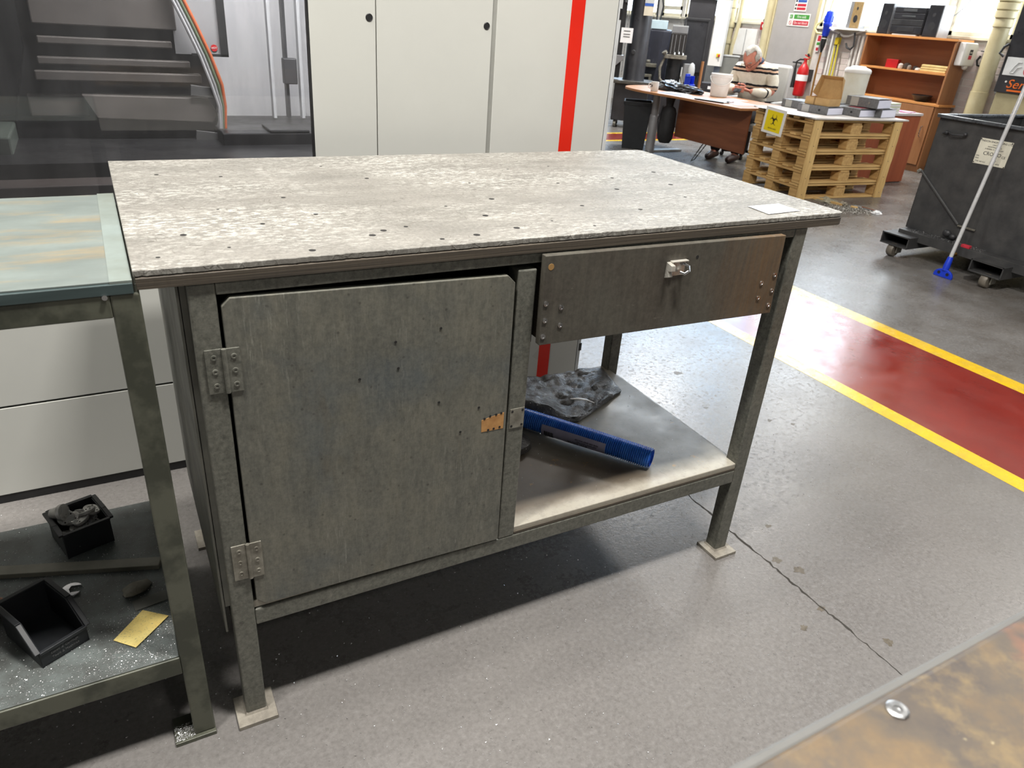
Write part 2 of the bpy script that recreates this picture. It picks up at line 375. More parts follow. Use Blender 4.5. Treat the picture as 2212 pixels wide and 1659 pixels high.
YELS = mat('hazard yellow', s(236,212,20), .5, 0, s(228,202,16), 8)
YELL = mat('yellow floor paint', s(226,184,22), .24, 0, s(204,168,50), 12, bump=.2, bscale=60)
WALKR = mat('red floor paint', s(124,38,29), .20, 0, s(112,35,28), 4, bump=.12, bscale=50)
KHAKI = mat('khaki box paint', s(178,168,132), .5)
SKIPM = mat('grimy black skip paint', s(52,52,53), .5, .1, s(72,71,70), 7, (1, 1, 1), .2, 50)
ORANGE = mat('orange lettering', s(232,110,30), .5)
SKIN = mat('skin', s(214,146,124), .55, 0, s(200,126,106), 14)
HAIR = mat('white grey hair', s(214,210,202), .85, 0, s(150,144,134), 14, (1,1,1), .5, 70)
NAVY = mat('navy collar cloth', s(34,42,66), .85)
TROUS = mat('dark trousers', s(40,38,42), .85); SHOE = mat('brown leather', s(62,40,34), .45)
BLK = s(20,20,26); TAN = s(214,178,150)
SWT = m_sweater([(.955,.975,BLK),(.975,.995,TAN),(.995,1.015,BLK),(.775,.795,BLK),(.795,.815,TAN),(.815,.838,BLK)], 2, 'cream knitted sweater with black bands')
SWS = m_sweater([(-.155,-.135,BLK),(-.075,-.055,BLK),(-.055,-.035,TAN),(-.035,-.012,BLK)], 1, 'cream knitted sleeve with black bands')
YHOSE = mat('yellow hose', s(214,200,70), .45); BCABLE = mat('brown cable', s(140,98,42), .5)
DARKW = mat('dark swarf', s(150,150,150), .3, .9)

# ------------------------------------------------------------------ floor, walkway, room
XW = 8.95
def structure(name, mb, m, **k): return mb.build(name, m, None, kind='structure', **k)
floor = structure('floor', MB().box(-5, XW+.2, -6, 13.2, -.12, 0), FLOOR)
def fpart(name, m, x0, x1, y0, y1, h=.0008): return MB().box(x0, x1, y0, y1, -.001, h).build(name, m, floor)
fpart('walkway_paint', WALKR, 2.715, 3.475, -6, 6.73)
fpart('walkway_line', YELL, 2.63, 2.715, -6, 6.73)
fpart('walkway_line', YELL, 3.475, 3.585, -6, 6.73)
fpart('walkway_paint', WALKR, -2, 7.6, 6.81, 7.28)
fpart('walkway_line', YELL, -2, 7.6, 6.73, 6.81)
fpart('walkway_line', YELL, -2, 7.6, 7.28, 7.36)
# cracked joint: a dark ragged strip
mb = MB(); yy = 1.4; L = []; Rr = []
while yy > -.56:
    cx = 1.4675+random.uniform(-.004, .004); ww = random.uniform(.0012, .0042) * (.5 if yy < -.4 else 1)
    L.append((cx-ww, yy)); Rr.append((cx+ww, yy)); yy -= random.uniform(.008, .02)
mb.add([(x, y, .0006) for x, y in L]+[(x, y, .0006) for x, y in Rr], [(i, i+1, len(L)+i+1, len(L)+i) for i in range(len(L)-1)])
mb.build('joint_crack', mat('crack dirt', s(46,42,36), .9), floor)
STAIN = mat('oily floor stain', s(70,62,48), .5, 0, s(96,88,76), 60)
for cx, cy, r in [(1.50,-.10,.016),(1.60,.03,.012),(1.46,-.30,.014),(1.36,-.33,.012),(1.53,-.16,.02),(2.03,.55,.02),(2.13,.54,.013),(2.2,.48,.011),(2.05,1.02,.022),(1.95,.72,.012),(1.53,-.46,.016)]:
    n = 14; MB().add([(cx, cy, .0004)]+[(cx+r*random.uniform(.5,1.25)*math.cos(2*PI*i/n), cy+.8*r*random.uniform(.5,1.25)*math.sin(2*PI*i/n), .0004) for i in range(n)],
                     [(0, 1+i, 1+(i+1) % n) for i in range(n)]).build('floor_stain', STAIN, floor)
# walls: window wall at the right, plain others out of the frame
wz = 1.495
wall_r = MB()
def wpiece(y0, y1, z0, z1): wall_r.box(XW, XW+.2, y0, y1, z0, z1)
wins = [(4.02, 4.80, wz, 2.3), (4.86, 6.70, wz, 3.9), (7.72, 8.30, wz, 2.3), (8.42, 9.55, wz, 2.3), (9.62, 10.16, wz, 2.3), (10.3, 12.6, wz, 2.3), (1.2, 3.9, wz, 2.3), (-2.4, .6, wz, 2.3),
        (6.85, 8.25, 2.4, 4.7), (8.33, 9.73, 2.4, 4.7), (9.81, 11.21, 2.4, 4.7), (11.29, 12.6, 2.4, 4.7)]
ys_ = sorted({-6, 13.2}.union(*[{q[0], q[1]} for q in wins]))
for a, b in zip(ys_[:-1], ys_[1:]):
    zc = 0
    for q in sorted((q for q in wins if q[0] <= a and q[1] >= b), key=lambda q: q[2]): wpiece(a, b, zc, q[2]); zc = q[3]
    wpiece(a, b, zc, 5.4)
wall_right = structure('wall_right', wall_r, MORTAR)
structure('wall_back', MB().box(-5.2, XW+.2, 13.2, 13.4, 0, 5.4), WALLD)
structure('wall_left', MB().box(-5.2, -5, -6, 13.2, 0, 5.4), WALLD)
structure('wall_front', MB().box(-5.2, XW+.2, -6.2, -6, 0, 5.4), WALLD)
structure('ceiling', MB().box(-5.2, XW+.2, -6.2, 13.4, 5.4, 5.5), mat('grey ceiling', s(118,118,116), .8))
for i, (a, b, z0, z1) in enumerate(wins):
    wo = bpy.data.objects.new('window_%d' % (i+1), None); COL.objects.link(wo); wo['kind'] = 'structure'
    f = MB().box(XW+.02, XW+.09, a, a+.045, z0, z1).box(XW+.02, XW+.09, b-.045, b, z0, z1).box(XW+.02, XW+.09, a, b, z0, z0+.05).box(XW+.02, XW+.09, a, b, z1-.05, z1).box(XW+.03, XW+.08, a, b, (z0+z1)/2+.2, (z0+z1)/2+.24)
    f.build('window_frame', FRAMEW, wo)
    MB().box(XW+.055, XW+.06, a+.045, b-.045, z0+.05, z1-.05).build('glass_pane', PANEB if z1 > 4.6 else PANE, wo)
    MB().box(XW-.05, XW+.12, a-.02, b+.02, z0-.03, z0+.002).build('window_sill', FRAMEW, wo, .004)
# opening casement frame in the left window
MB().box(XW+.0, XW+.03, 9.62, 10.16, wz+.10, wz+.16).box(XW, XW+.03, 9.62, 9.67, wz+.1, 2.3).box(XW, XW+.03, 10.11, 10.16, wz+.1, 2.3).build('casement_frame', FRAMEW, bpy.data.objects['window_5'])
# bricks of the window wall, painted over
brick_me = MB().box(-.0025, .004, -.1085, .1085, -.0335, .0335)
brick0 = brick_me.build('brick', WALLW, wall_right, .0015, seg=1)
first = True
def brick(y, z, m):
    global first
    if first: o = brick0; first = False
    else: o = copy_of(brick0)
    o.location = (XW-random.uniform(0, .003), y, z)
    if m is not WALLW:
        o.material_slots[0].link = 'OBJECT'; o.material_slots[0].material = m
nb = 0
for r in range(15):
    z = .42+.075*r
    if z > 1.44: break
    for y0, y1 in ((3.4, 6.62), (7.72, 8.7)):
        y = y0+(.1125 if r % 2 else 0)
        while y+.1 < y1:
            if not (4.55 < y < 5.5 and z < 1.4) and not (y0 > 7 and z < .9): brick(y, z, WALLP if y < 4.6 else WALLW); nb += 1
            y += .225
# fire exit door
dr = bpy.data.objects.new('door_1', None); COL.objects.link(dr); dr['kind'] = 'structure'; dr.location = (XW, 7.15, 0)
box('door_leaf', DOORG, dr, -.03, .0, -.40, .36, .01, 2.1)
MB().box(-.045, 0, -.46, -.405, 0, 2.16).box(-.045, 0, .365, .42, 0, 2.16).box(-.045, 0, -.46, .42, 2.105, 2.16).build('door_frame', CREAM, dr, .003)
MB().tube([(-.06, -.33, 1.02), (-.06, -.2, 1.02)], .01).tube([(-.03, -.33, 1.02), (-.06, -.33, 1.02)], .009).build('door_handle', DKGREY, dr)

# ------------------------------------------------------------------ the main workbench
bench = thing('workbench', 'grey green steel workbench with worn plywood top, cabinet door and one drawer', 'workbench')
XA, XB, YA, YB, H = -.070, 1.499, -.004, .827, 1.02
LF, LD, TW = 1.384, .672, .042
TB = .990            # underside of the top = top of the frame
def leg(x, y):
    l = MB().box(x, x+TW, y, y+TW, .010, TB).build('leg', STEEL, bench, .003)
    MB().box(x-.020, x+.061, y-.027, y+.056, 0, .010).build('foot_plate', DUSTY, l, .001)
    w_ = MB().lathe([(.034,.010),(.030,.015),(.026,.018)], (x+TW/2, y+TW/2, 0), 4); w_.xf(Matrix.Translation((x+TW/2, y+TW/2, 0))@Matrix.Rotation(PI/4, 4, 'Z')@Matrix.Translation((-x-TW/2, -y-TW/2, 0))); w_.build('weld', DUSTY, l)
for lx in (0, LF-TW):
    for ly in (0, LD-TW): leg(lx, ly)
# ragged two-layer plywood top
mb = MB(); n = 260; t0 = []; 
rnd = random.Random(3)
jag = [rnd.uniform(-.001, .001)+(rnd.uniform(-.004, -.001) if rnd.random() < .10 else 0) for _ in range(n+1)]
def layer(mb, x0, x1, y0, y1, z0, z1, jagged, r=.012):
    pts = [(x0, y1)]+[(x0+(x1-x0-.012)*i/n, y0-(jagged[i] if jagged else 0)) for i in range(n+1)]+[(x1-.003, y0+.004), (x1, y0+.016), (x1, y1-.02), (x1-.012, y1)]
    mb.prism(pts, z0, z1)
m1 = MB(); layer(m1, XA, XB, YA+.0025, YB, 1.010, H, jag); top = m1.build('table_top', TOP, bench, .001, seg=1, label='worn whitish grey plywood top')
m2 = MB(); jag2 = [rnd.uniform(-.0003, .0003) for _ in range(n+1)]; layer(m2, XA+.002, XB-.003, YA-.0005, YB, TB+.0005, 1.0085, jag2)
m2.build('top_lower_layer', PLY, bench, .0008, seg=1, label='split brown plywood edge below the top')
MB().prism([(XA+.006, YA+.006), (XB-.02, YA+.006), (XB-.02, YB-.01), (XA+.006, YB-.01)], 1.007, 1.0105).build('glue_line', BLACK, bench)
# dark drilled holes and dents in the top
HOLE = mat('dark hole', s(30,28,26), .9)
spots = [(.02,.17),(-.03,.055),(.10,.33),(.33,.09),(.16,.21),(.36,.115),(.41,.13),(.60,.17),(.24,.40),(.55,.26),(.72,.10),(.86,.20),(.98,.14),(1.05,.33),(.70,.46),(.47,.55),(.15,.62),(.02,.66),(.88,.6),(1.18,.22),(1.12,.45),(.62,.07),(.79,.045),(.27,.255),(.205,.03),(1.24,.35),(1.02,.62),(.4,.7),(1.3,.5),(.52,.045),(.445,.036),(.08,.08),(.68,.3),(.93,.42)]
for x, y in spots:
    rr = random.uniform(.0025, .0062)
    MB().lathe([(rr, 1.0195), (rr*1.15, 1.0203)], (x, y, 0), 9).build('hole', HOLE, bench)
# frame rails
rail = [(TW, LF-TW, 0, TW, .9685, TB), (TW, LF-TW, LD-TW, LD, .95, TB), (0, TW, TW, LD-TW, .95, TB), (LF-TW, LF, TW, LD-TW, .95, TB),
        (TW, LF-TW, 0, TW, .2576, .2985), (TW, LF-TW, LD-TW, LD, .2576, .2985), (0, TW, TW, LD-TW, .2576, .2985), (LF-TW, LF, TW, LD-TW, .2576, .2985)]
for a in rail: box('rail', STEEL, bench, *a, bevel=.003)
MB().box(.592, .634, 0, TW, .2985, .957).build('centre_post', STEEL, bench, .003)
MB().box(.592, .634, LD-TW, LD, .2985, .95).build('centre_post', STEEL, bench, .003)
pl = MB().box(.597, .632, -.0018, 0, .600, .648).build('strike_plate', ZINC, bench, .0004)
for x in (.602, .627):
    for z in (.606, .642): MB().lathe([(.0028, -.0024), (.0028, -.0017)], (x, 0, z), 10, 'y').build('screw_hole', HOLE, pl)
# latch-side bare patch and door
dpoly = [(.047+.014, .9630), (.585-.016, .9500), (.585, .9340), (.5895, .303), (.5765, .3025), (.0475+.016, .3105), (.0475, .3265), (.0475, .9490)]
door = MB().prism(dpoly, -.003, .012, 'xz').build('door', DOOR, bench, .0012, label='mottled scuffed door panel of the cabinet')
pt = MB().prism([(.528,.637),(.581,.646),(.581,.607),(.529,.608)], -.0036, -.0025, 'xz').build('bare_wood_patch', mat('bare orange wood', s(186,140,86), .7, 0, s(160,114,66), 30), door)
for x, z in ((.535,.640),(.548,.6435),(.562,.6445),(.574,.6455),(.545,.6105),(.558,.611),(.572,.612),(.34,.845),(.345,.79),(.43,.70),(.52,.67),(.27,.78),(.43,.86),(.48,.62)):
    MB().lathe([(.0026, -.0042), (.0026, -.0028)], (x, 0, z), 9, 'y').build('screw_hole', HOLE, door)
def hinge(z0, z1, m):
    hg = MB().box(.0125, .0385, -.0035, -.0005, z0, z1).box(.0455, .0675, -.0055, -.0025, z0, z1).build('hinge', m, bench, .0006)
    MB().tube([(.0425, -.005, z0), (.0425, -.005, z1)], .0042, 10).build('hinge_pin', m, hg)
    for i in range(3):
        for x, y in ((.026, -.0035), (.0575, -.0055)):
            z = z0+(z1-z0)*(.18+.32*i); MB().lathe([(.0052, y+.0005), (.0048, y-.0016), (.0026, y-.0017), (.0022, y-.0005)], (x, 0, z), 12, 'y').build('screw', m, hg, smooth=True)
hinge(.796, .877, STEEL); hinge(.387, .470, ZINC)
# cabinet carcass behind the door
CARC = mat('cabinet sheet', s(128,127,118), .5, .1, s(98,99,92), 8)
MB().prism([(.028,.235),(.70-.06,.235),(.70-.06,TB),(.028,TB)], -.0145, -.0105, 'yz').build('side_panel', CARC, bench)
MB().box(-.009, .0, .03, .64, .30, .985).build('side_panel', CARC, bench)
MB().box(.612, .620, TW, .655, .33, .985).build('side_panel', DKGREY, bench)
MB().box(.0, .62, .645, .655, .30, .985).build('back_panel', CARC, bench)
# shelf
MB().box(.02, 1.352, .004, .668, .2985+.002, .319).build('shelf', PLYR, bench, .002, label='plywood lower shelf with a pale front edge')
MB().box(.634, 1.340, .001, .006, .300, .3065).build('shelf_edge_ply', PLY, bench)
# drawer
drawer = MB().prism([(.637,.989),(1.288,.9835),(1.2975,.789),(.640,.800)], -.022, -.006, 'xz').build('drawer', DRAW, bench, .0015, label='dark oily plywood drawer front')
MB().box(.648, .662, -.006, .55, .805, .955).box(1.268, 1.282, -.006, .55, .805, .955).box(.662, 1.268, -.006, .55, .808, .816).box(.648, 1.282, .55, .562, .805, .955).build('drawer_box', PLY, drawer)
MB().box(1.285, 1.302, .02, .60, .775, .805).box(1.296, 1.340, .02, .60, .775, .779).box(.634, .646, .02, .60, .79, .83).build('drawer_runner', DKGREY, bench)
for x, z in ((.647,.890),(.684,.878),(.648,.854),(.686,.839),(.647,.819),(1.281,.887),(1.243,.871),(1.284,.848),(1.243,.834),(1.284,.811)):
    sc = MB().lathe([(.0058,-.0215),(.0056,-.0238),(.0032,-.0236),(.0026,-.0222)], (x, 0, z), 14, 'y').build('screw', STEELB, drawer, smooth=True)
MB().lathe([(.007,-.0215),(.0066,-.0224)], (.651, 0, .966), 14, 'y').build('wood_plug', mat('filler tan', s(158,122,72), .7), drawer)
MB().lathe([(.004,-.0215),(.004,-.0224)], (1.025, 0, .954), 10, 'y').build('screw_hole', HOLE, drawer)
CATCH = mat('dull chrome', s(214,210,200), .3, .5, s(186,182,172), 30)
hp = MB().box(.952, .992, -.0245, -.0215, .918, .951).box(.950, .994, -.032, -.0215, .9495, .9525).build('catch_plate', CATCH, drawer, .0008, label='chrome catch plate on the drawer')
MB().prism([(-.0215,.950),(-.040,.946),(-.041,.934),(-.030,.931),(-.036,.920),(-.0215,.914)], .941, .9515, 'yz').build('catch_lip', CATCH, hp, .0008)
MB().tube([(.984,-.026,.945),(.992,-.036,.940),(.991,-.040,.931),(.982,-.038,.925),(.975,-.030,.927)], .0032, 8).build('catch_loop', STEELB, hp, smooth=True)
for x, z in ((.961,.943),(.981,.945),(.958,.923)): MB().lathe([(.0048,-.0245),(.0044,-.0272),(.002,-.0270)], (x, 0, z), 12, 'y').build('screw', STEELB, hp, smooth=True)
# note lying on the top
pn = MB().add([(1.274,.099,1.0215),(1.381,.103,1.0215),(1.380,.034,1.0215),(1.268,.026,1.0215),(1.274,.099,1.0222),(1.381,.103,1.0222),(1.380,.034,1.0222),(1.268,.026,1.0222)], [(0,1,2,3),(7,6,5,4),(0,4,5,1),(1,5,6,2),(2,6,7,3),(3,7,4,0)]).build('paper_note', PAPER)
tag(pn, 'blank white paper slip lying on the right end of the workbench top', 'paper')
# ------------------------------------------------------------------ on the bench shelf
def m_bag():
    k = NT('crinkled black plastic sheet'); c = k.ramp(k.noise(9, 5, .7), [(.3, s(40,38,36)), (.7, s(66,62,58))])
    sp = k.ramp(k.vor(70), [(.06, 1), (.13, 0)]); c = k.mix(k.math('MULTIPLY', sp, .8), c, s(210,208,204))
    k.bump(k.noise(22, 6, .75, None, .8), .9, .012); return k.done(c, .36)
gx, gy = 60, 48; mb = MB(); vs = []; rnd = random.Random(11)
from mathutils import noise as mn
def sheet_pt(u, v):
    F = Vector((.78, .432, 0)).lerp(Vector((1.045, .362, 0)), u/.55) if u < .55 else Vector((1.045, .362, 0)).lerp(Vector((1.289, .479, 0)), (u-.55)/.45)
    B = Vector((.80, .645, 0)).lerp(Vector((1.325, .640, 0)), u)
    h = .092*max(0, 1-(u/.52)**1.6) if u < .52 else 0
    if v < .2: p = F.lerp(B, .10*v/.2*max(0, 1-u)); z = h*math.sin(v/.2*PI/2)
    else: q = (v-.2)/.8; p = F.lerp(B, .10*max(0, 1-u)+(1-.10*max(0, 1-u))*q); z = h*(1-.55*q)
    z += min(1, v*4)*min(1, (1-u)*7)*(.010+.009*mn.noise(Vector((u*8, v*7, 2)))+.009*mn.noise(Vector((u*20, v*18, 5))))
    return (p.x, p.y, .3215+max(0, z))
for j in range(gy+1):
    for i in range(gx+1): vs.append(sheet_pt(i/gx, j/gy))
fs = [(j*(gx+1)+i, j*(gx+1)+i+1, (j+1)*(gx+1)+i+1, (j+1)*(gx+1)+i) for j in range(gy) for i in range(gx)]
bag = mb.add(vs, fs).build('plastic_sheet', m_bag(), None, smooth=True)
so = bag.modifiers.new('solid', 'SOLIDIFY'); so.thickness = .005; so.offset = 1
tag(bag, 'crumpled black sheet covered in metal chips at the back of the bench shelf', 'sheet')
o = MB().tube([(1.075,.455,.348),(1.095,.445,.350),(1.118,.430,.349),(1.135,.410,.345)], [.002,.006,.006,.002], 6, flat=.3).build('highlight_sliver', WHITEP, None, smooth=True); tag(o, 'small white sliver standing in for a highlight on the crumpled black sheet', 'strip')  # white sliver takes the place of a highlight on the sheet
# blue ridged hose
hose = thing('plastic_hose', 'blue ridged hose end with printed label lying on the bench shelf', 'hose')
p0, p1 = Vector((.70, .643, .352)), Vector((1.100, .082, .349)); dd = (p1-p0); Ln = dd.length
pts = []; rs = []; N = 600
for i in range(N+1):
    t = i/N; pts.append(p0+dd*t+Vector((0, 0, .004*math.sin(PI*t)))); rs.append(.0266+.0021*math.sin(i*2*PI/5.0))
k = NT('glossy blue ridged hose'); c = k.ramp(k.noise(20, 3), [(.3, s(36,92,190)), (.7, s(62,126,214))]); HOSEM = k.done(c, .18)
hb = MB().tube(pts, rs, 22, cap=False).build('hose_wall', HOSEM, hose, smooth=True)
mb = MB(); mb.tube([p1-dd.normalized()*.03, p1+dd.normalized()*.001], [.021, .0215], 22, cap=False).tube([p1-dd.normalized()*.03, p1-dd.normalized()*.029], .021, 22)
mb.build('hose_bore', mat('clear blue end', s(60,110,220), .2, 0, s(40,80,190), 20), hose)
# wrap label
dn = dd.normalized(); side = dn.cross(Vector((0,0,1))).normalized(); upv = side.cross(dn)
vs = []; a0, a1 = -75, 28
for i in range(21):
    q = p0+dd*(.54+.28*i/20)+Vector((0, 0, .004))
    for j in range(9):
        a = math.radians(a0+(a1-a0)*j/8); nn = side*math.cos(a)+upv*math.sin(a); vs.append(q+nn*.0298)
lab = MB().add(vs, [(i*9+j, (i+1)*9+j, (i+1)*9+j+1, i*9+j+1) for i in range(20) for j in range(8)]).build('hose_label', mat('hose label print', s(170,166,190), .35, 0, s(150,148,172), 10), hose, smooth=True)
INK = mat('black ink', s(40,40,44), .6)
def on_hose(t, a, off=.0302):
    a = math.radians(a); q = p0+dd*t+Vector((0, 0, .004)); nn = side*math.cos(a)+upv*math.sin(a); return q+nn*off, nn, upv*math.cos(a)-side*math.sin(a)
for body, tt, aa, size in (('PVC HOSE', .70, -30, .013), ('FOR AIR AND WATER', .74, 0, .007), ('KEEP AWAY FROM HEAT', .74, -15, .0055), ('MADE TO ORDER', .67, -52, .0055)):
    q, nn, uu = on_hose(tt, aa)
    o = text('label_print', body, size, INK, hose, q, (0,0,0), 'CENTER', .0002)
    xax = -dn; yax = nn.cross(xax); M = Matrix((xax, yax, nn)).transposed().to_4x4(); M.translation = q; o.matrix_world = M
for j in range(12):
    t = .555+.0035*j; q0, nn, _ = on_hose(t, -60); q1, n1, _ = on_hose(t, -5)
    pa = [on_hose(t, a, .0301)[0] for a in (-62, -48, -34, -20, -6)]
    MB().tube(pa, .0006 if j % 3 else .0011, 4).build('barcode_bar', INK, hose)
# small dark rubber foot thing behind hose
t = thing('felt_pad', 'small black gritty pad under the blue hose behind the bench post', 'pad', (.80, .32, .319))
MB().lathe([(.05,0),(.055,.006),(.05,.02),(.03,.024)], (0,0,0), 16).build('pad_body', m_bag(), t, smooth=True)
# ------------------------------------------------------------------ machining centre behind
YM = 1.04
cnc = thing('machining_centre', 'large white machine with tinted window and a vertical red stripe', 'machine')
ZT = 2.3
def mpanel(name, x0, x1, z0, z1, m=MWHITE, y=YM, d=.03): return MB().box(x0, x1, y, y+d, z0, z1).build(name, m, cnc, .0015)
mpanel('door_panel', .475, .6635, .03, ZT); mpanel('door_panel', .6665, 1.0335, .03, ZT)
mpanel('door_panel', 1.049, 1.4945, .03, ZT); mpanel('edge_strip', 1.4975, 1.512, .03, ZT, LGREY)
MB().box(.66, .67, YM+.006, YM+.03, .03, ZT).box(1.0335, 1.05, YM+.005, YM+.03, .03, ZT).build('joint_strip', MGREY, cnc)
MB().box(1.4945, 1.4975, YM+.008, YM+.03, .03, ZT).build('joint_strip', DKGREY, cnc)
MB().box(1.3135, 1.3645, YM-.0008, YM, .03, ZT).build('red_stripe', RED, cnc)
for x, z in ((.645, 1.356), (1.015, 1.354)): MB().lathe([(.0105, YM+.001), (.0105, YM-.001), (.009, YM-.002), (.0085, YM-.0012)], (x, 0, z), 20, 'y').build('lock', BLACK, cnc, smooth=True)
for z in (1.41, .20): MB().box(1.503, 1.516, YM-.001, YM+.03, z-.011, z+.022).build('hinge', BLACK, cnc, .001)
box('lower_panel', MWHITE, cnc, -2.4, .475, YM, YM+.03, .03, .3105); box('lower_panel', MWHITE, cnc, -2.4, .475, YM, YM+.03, .3165, .86)
MB().box(-2.4, .475, YM+.01, YM+.03, .31, .317).build('joint_strip', BLACK, cnc)
box('skirting', BLACK, cnc, -2.4, 1.51, YM+.004, YM+.06, 0, .03)
MB().box(.95, 1.512, YM+.03, 2.7, 0.03, ZT).build('cabinet_body', MWHITE, cnc)
MB().box(-2.4, 1.512, YM, 2.7, ZT, ZT+.04).build('roof_panel', MWHITE, cnc)
INTW = mat('grey white interior sheet', s(206,206,205), .4, 0, s(182,183,184), 3, (3,3,.5))
DARKI = mat('oily dark interior', s(26,26,28), .4, .1, s(40,40,40), 7)
BEIGE = mat('beige column plate', s(98,93,88), .5, .2, s(80,76,72), 5)
MB().box(-2.4, .95, 2.5, 2.55, .86, ZT).build('inner_back_wall', INTW, cnc); MB().box(.90, .95, YM+.03, 2.5, .86, ZT).build('inner_side_wall', INTW, cnc)
MB().box(-2.45, -2.4, YM, 2.7, 0, ZT).build('end_wall', MWHITE, cnc)
MB().box(-2.4, .95, YM+.03, 2.5, .80, .86).build('inner_tray', DARKI, cnc)
MB().box(-2.4, .9, 1.35, 2.3, .86, .915).build('chip_tray', DARKI, cnc)
MB().box(.30, .62, 1.6, 1.8, .90, .955).box(.46, .60, 1.6, 1.75, .955, .965).build('chip_tray_cover', DARKI, cnc, .004)
colm = MB().prism([(-.235,1.40),(-.24,2.2),(.26,2.2),(.245,1.37),(.275,1.22),(.325,1.09),(.315,.97),(.29,.90),(-.32,.90),(-.30,1.0),(-.245,1.19)], 1.78, 2.4, 'xz').build('column', DARKI, cnc, .006, label='dark ram column seen through the window')
for x0, x1, z0, z1, y in ((-.205,.21,1.262,1.8,1.745),(-.20,.19,1.205,1.228,1.755),(-.21,.24,1.145,1.168,1.75),(-.225,.27,1.098,1.128,1.74),(-.26,-.09,.985,1.055,1.765)):  # lighter beige bands stepped across the dark column
    MB().box(x0, x1, y, 1.8, z0, z1).build('beige_plate', BEIGE, colm, .004)
MB().prism([(-.105,1.058),(.285,1.052),(.31,1.0),(.29,.972),(-.07,.985)], 1.73, 1.79, 'xz').build('beige_plate', BEIGE, colm, .003)
for z in (1.075, .925): MB().obox((.265, 1.725, z), (.075, .012, .035), (0, .12, 0)).build('hose_bracket', mat('bracket grey', s(84,84,82), .5), colm, .002)
for dx, cc in ((0, s(190,96,52)), (-.012, s(96,110,84)), (-.024, s(150,150,150)), (-.034, s(176,176,176))):
    MB().tube([(.222+dx,1.71,1.43),(.237+dx,1.71,1.36),(.270+dx,1.71,1.28),(.304+dx,1.71,1.19),(.330+dx,1.71,1.10),(.334+dx*.6,1.71,1.03),(.325+dx*.4,1.71,.94),(.312+dx*.4,1.71,.86)], .006, 8).build('coolant_hose', mat('hose tint', cc, .4), colm, smooth=True)
MB().box(-.62, -.31, 1.5, 1.8, .865, .965).build('vice_block', mat('green grey casting', s(84,92,84), .5), cnc, .006)
MB().prism([(-.55,.965),(-.36,.965),(-.42,1.015),(-.55,1.03)], 1.55, 1.75, 'xz').build('vice_jaw', DKGREY, cnc, .004)
MB().box(-2.4, .46, 1.10, 1.20, .865, .905).build('window_ledge', mat('dull brown ledge', s(66,58,54), .5), cnc, .003)
ip = MB().box(.20, .347, 1.765, 1.773, 1.19, 1.8).build('inner_door', mat('inner door grey', s(150,150,150), .5), cnc); MB().box(.345, .370, 1.755, 1.775, 1.186, 1.8).box(.25, .370, 1.755, 1.775, 1.186, 1.194).build('inner_door_frame', DARKI, ip)
MB().lathe([(.011,1.7645),(.011,1.7625)], (.325,0,1.213), 20, 'y').build('warning_sticker', REDP, ip); text('sticker_print', 'HOT', .009, WHITEP, ip, (.325, 1.762, 1.213), RX, 'CENTER')
for x in (.60, .66, .72): MB().box(x, x+.012, 2.2, 2.24, .92, 2.2).build('guide_rail', DKGREY if x == .66 else LGREY, cnc)
MB().box(.645, .70, 2.16, 2.2, 1.06, 1.16).build('rail_carriage', DKGREY, cnc, .004)
MB().box(-2.4, .4735, YM+.004, YM+.010, .862, ZT).build('window_pane', m_glass('smoke tinted polycarbonate', (.70,.70,.72,1), .05), cnc, label='smoke tinted machine window')
MB().box(.4685, .475, YM+.001, YM+.012, .86, ZT).build('window_seal', BLACK, cnc)
# ------------------------------------------------------------------ left steel table
tab = thing('steel_table', 'olive painted steel table with pale stained sheet top, left of the workbench', 'table')
TX = -.0725; TZ = 1.006; TL_ = -1.7
box('table_top', DTOP, tab, TL_, TX-.003, .0, .552, TZ-.003, TZ, .0006); MB().box(TX-.030, TX, -.004, .556, TZ-.0028, TZ+.0012).build('edge_strip', mat('grey tape strip', s(134,144,140), .45, .2, s(120,126,118), 6), tab)
box('top_board', GREENE, tab, TL_, TX, -.006, .556, TZ-.0195, TZ-.003, .001)
for x in (-.1055, TL_+.05):
    for y in (-.004, .51):
        l = MB().box(x, x+.0405, y, y+.0405, .010, TZ-.0195).build('leg', OLIVE, tab, .003)
        MB().box(x-.037, x+.042, y-.008, y+.06, 0, .010).build('foot_plate', OLIVE, l, .001)
for y in (-.004, .51):
    MB().box(TL_+.09, -.1055, y, y+.035, .950, TZ-.0195).build('rail', OLIVE, tab, .002); MB().box(TL_+.09, -.1055, y, y+.035, .192, .2355).build('rail', OLIVE, tab, .002)
for x in (-.1055, TL_+.05): MB().box(x, x+.04, .0365, .51, .950, TZ-.0195).build('rail', OLIVE, tab, .002); MB().box(x, x+.04, .0365, .51, .192, .2355).build('rail', OLIVE, tab, .002)
box('shelf', LSH, tab, TL_+.05, -.107, .0, .548, .2355, .238, .0006)
MB().lathe([(.004,0),(.004,.003)], (0,0,0), 10).xf(Matrix.Translation((-.112,-.006,.985))@Matrix.Rotation(PI/2,4,'X')).build('rivet', STEELB, tab)
ZS = .238
# loose flat bar lying across
fb = MB().bar((-.9, .545, ZS+.006), (-.112, .287, ZS+.006), .030, .012).build('steel_bar', OLIVE, None, .0015)
fb.data.materials.clear(); fb.data.materials.append(mat('dusty flat bar', s(126,124,112), .5, .2, s(104,102,92), 8)); tag(fb, 'long flat steel bar lying across the lower shelf of the left table', 'bar')
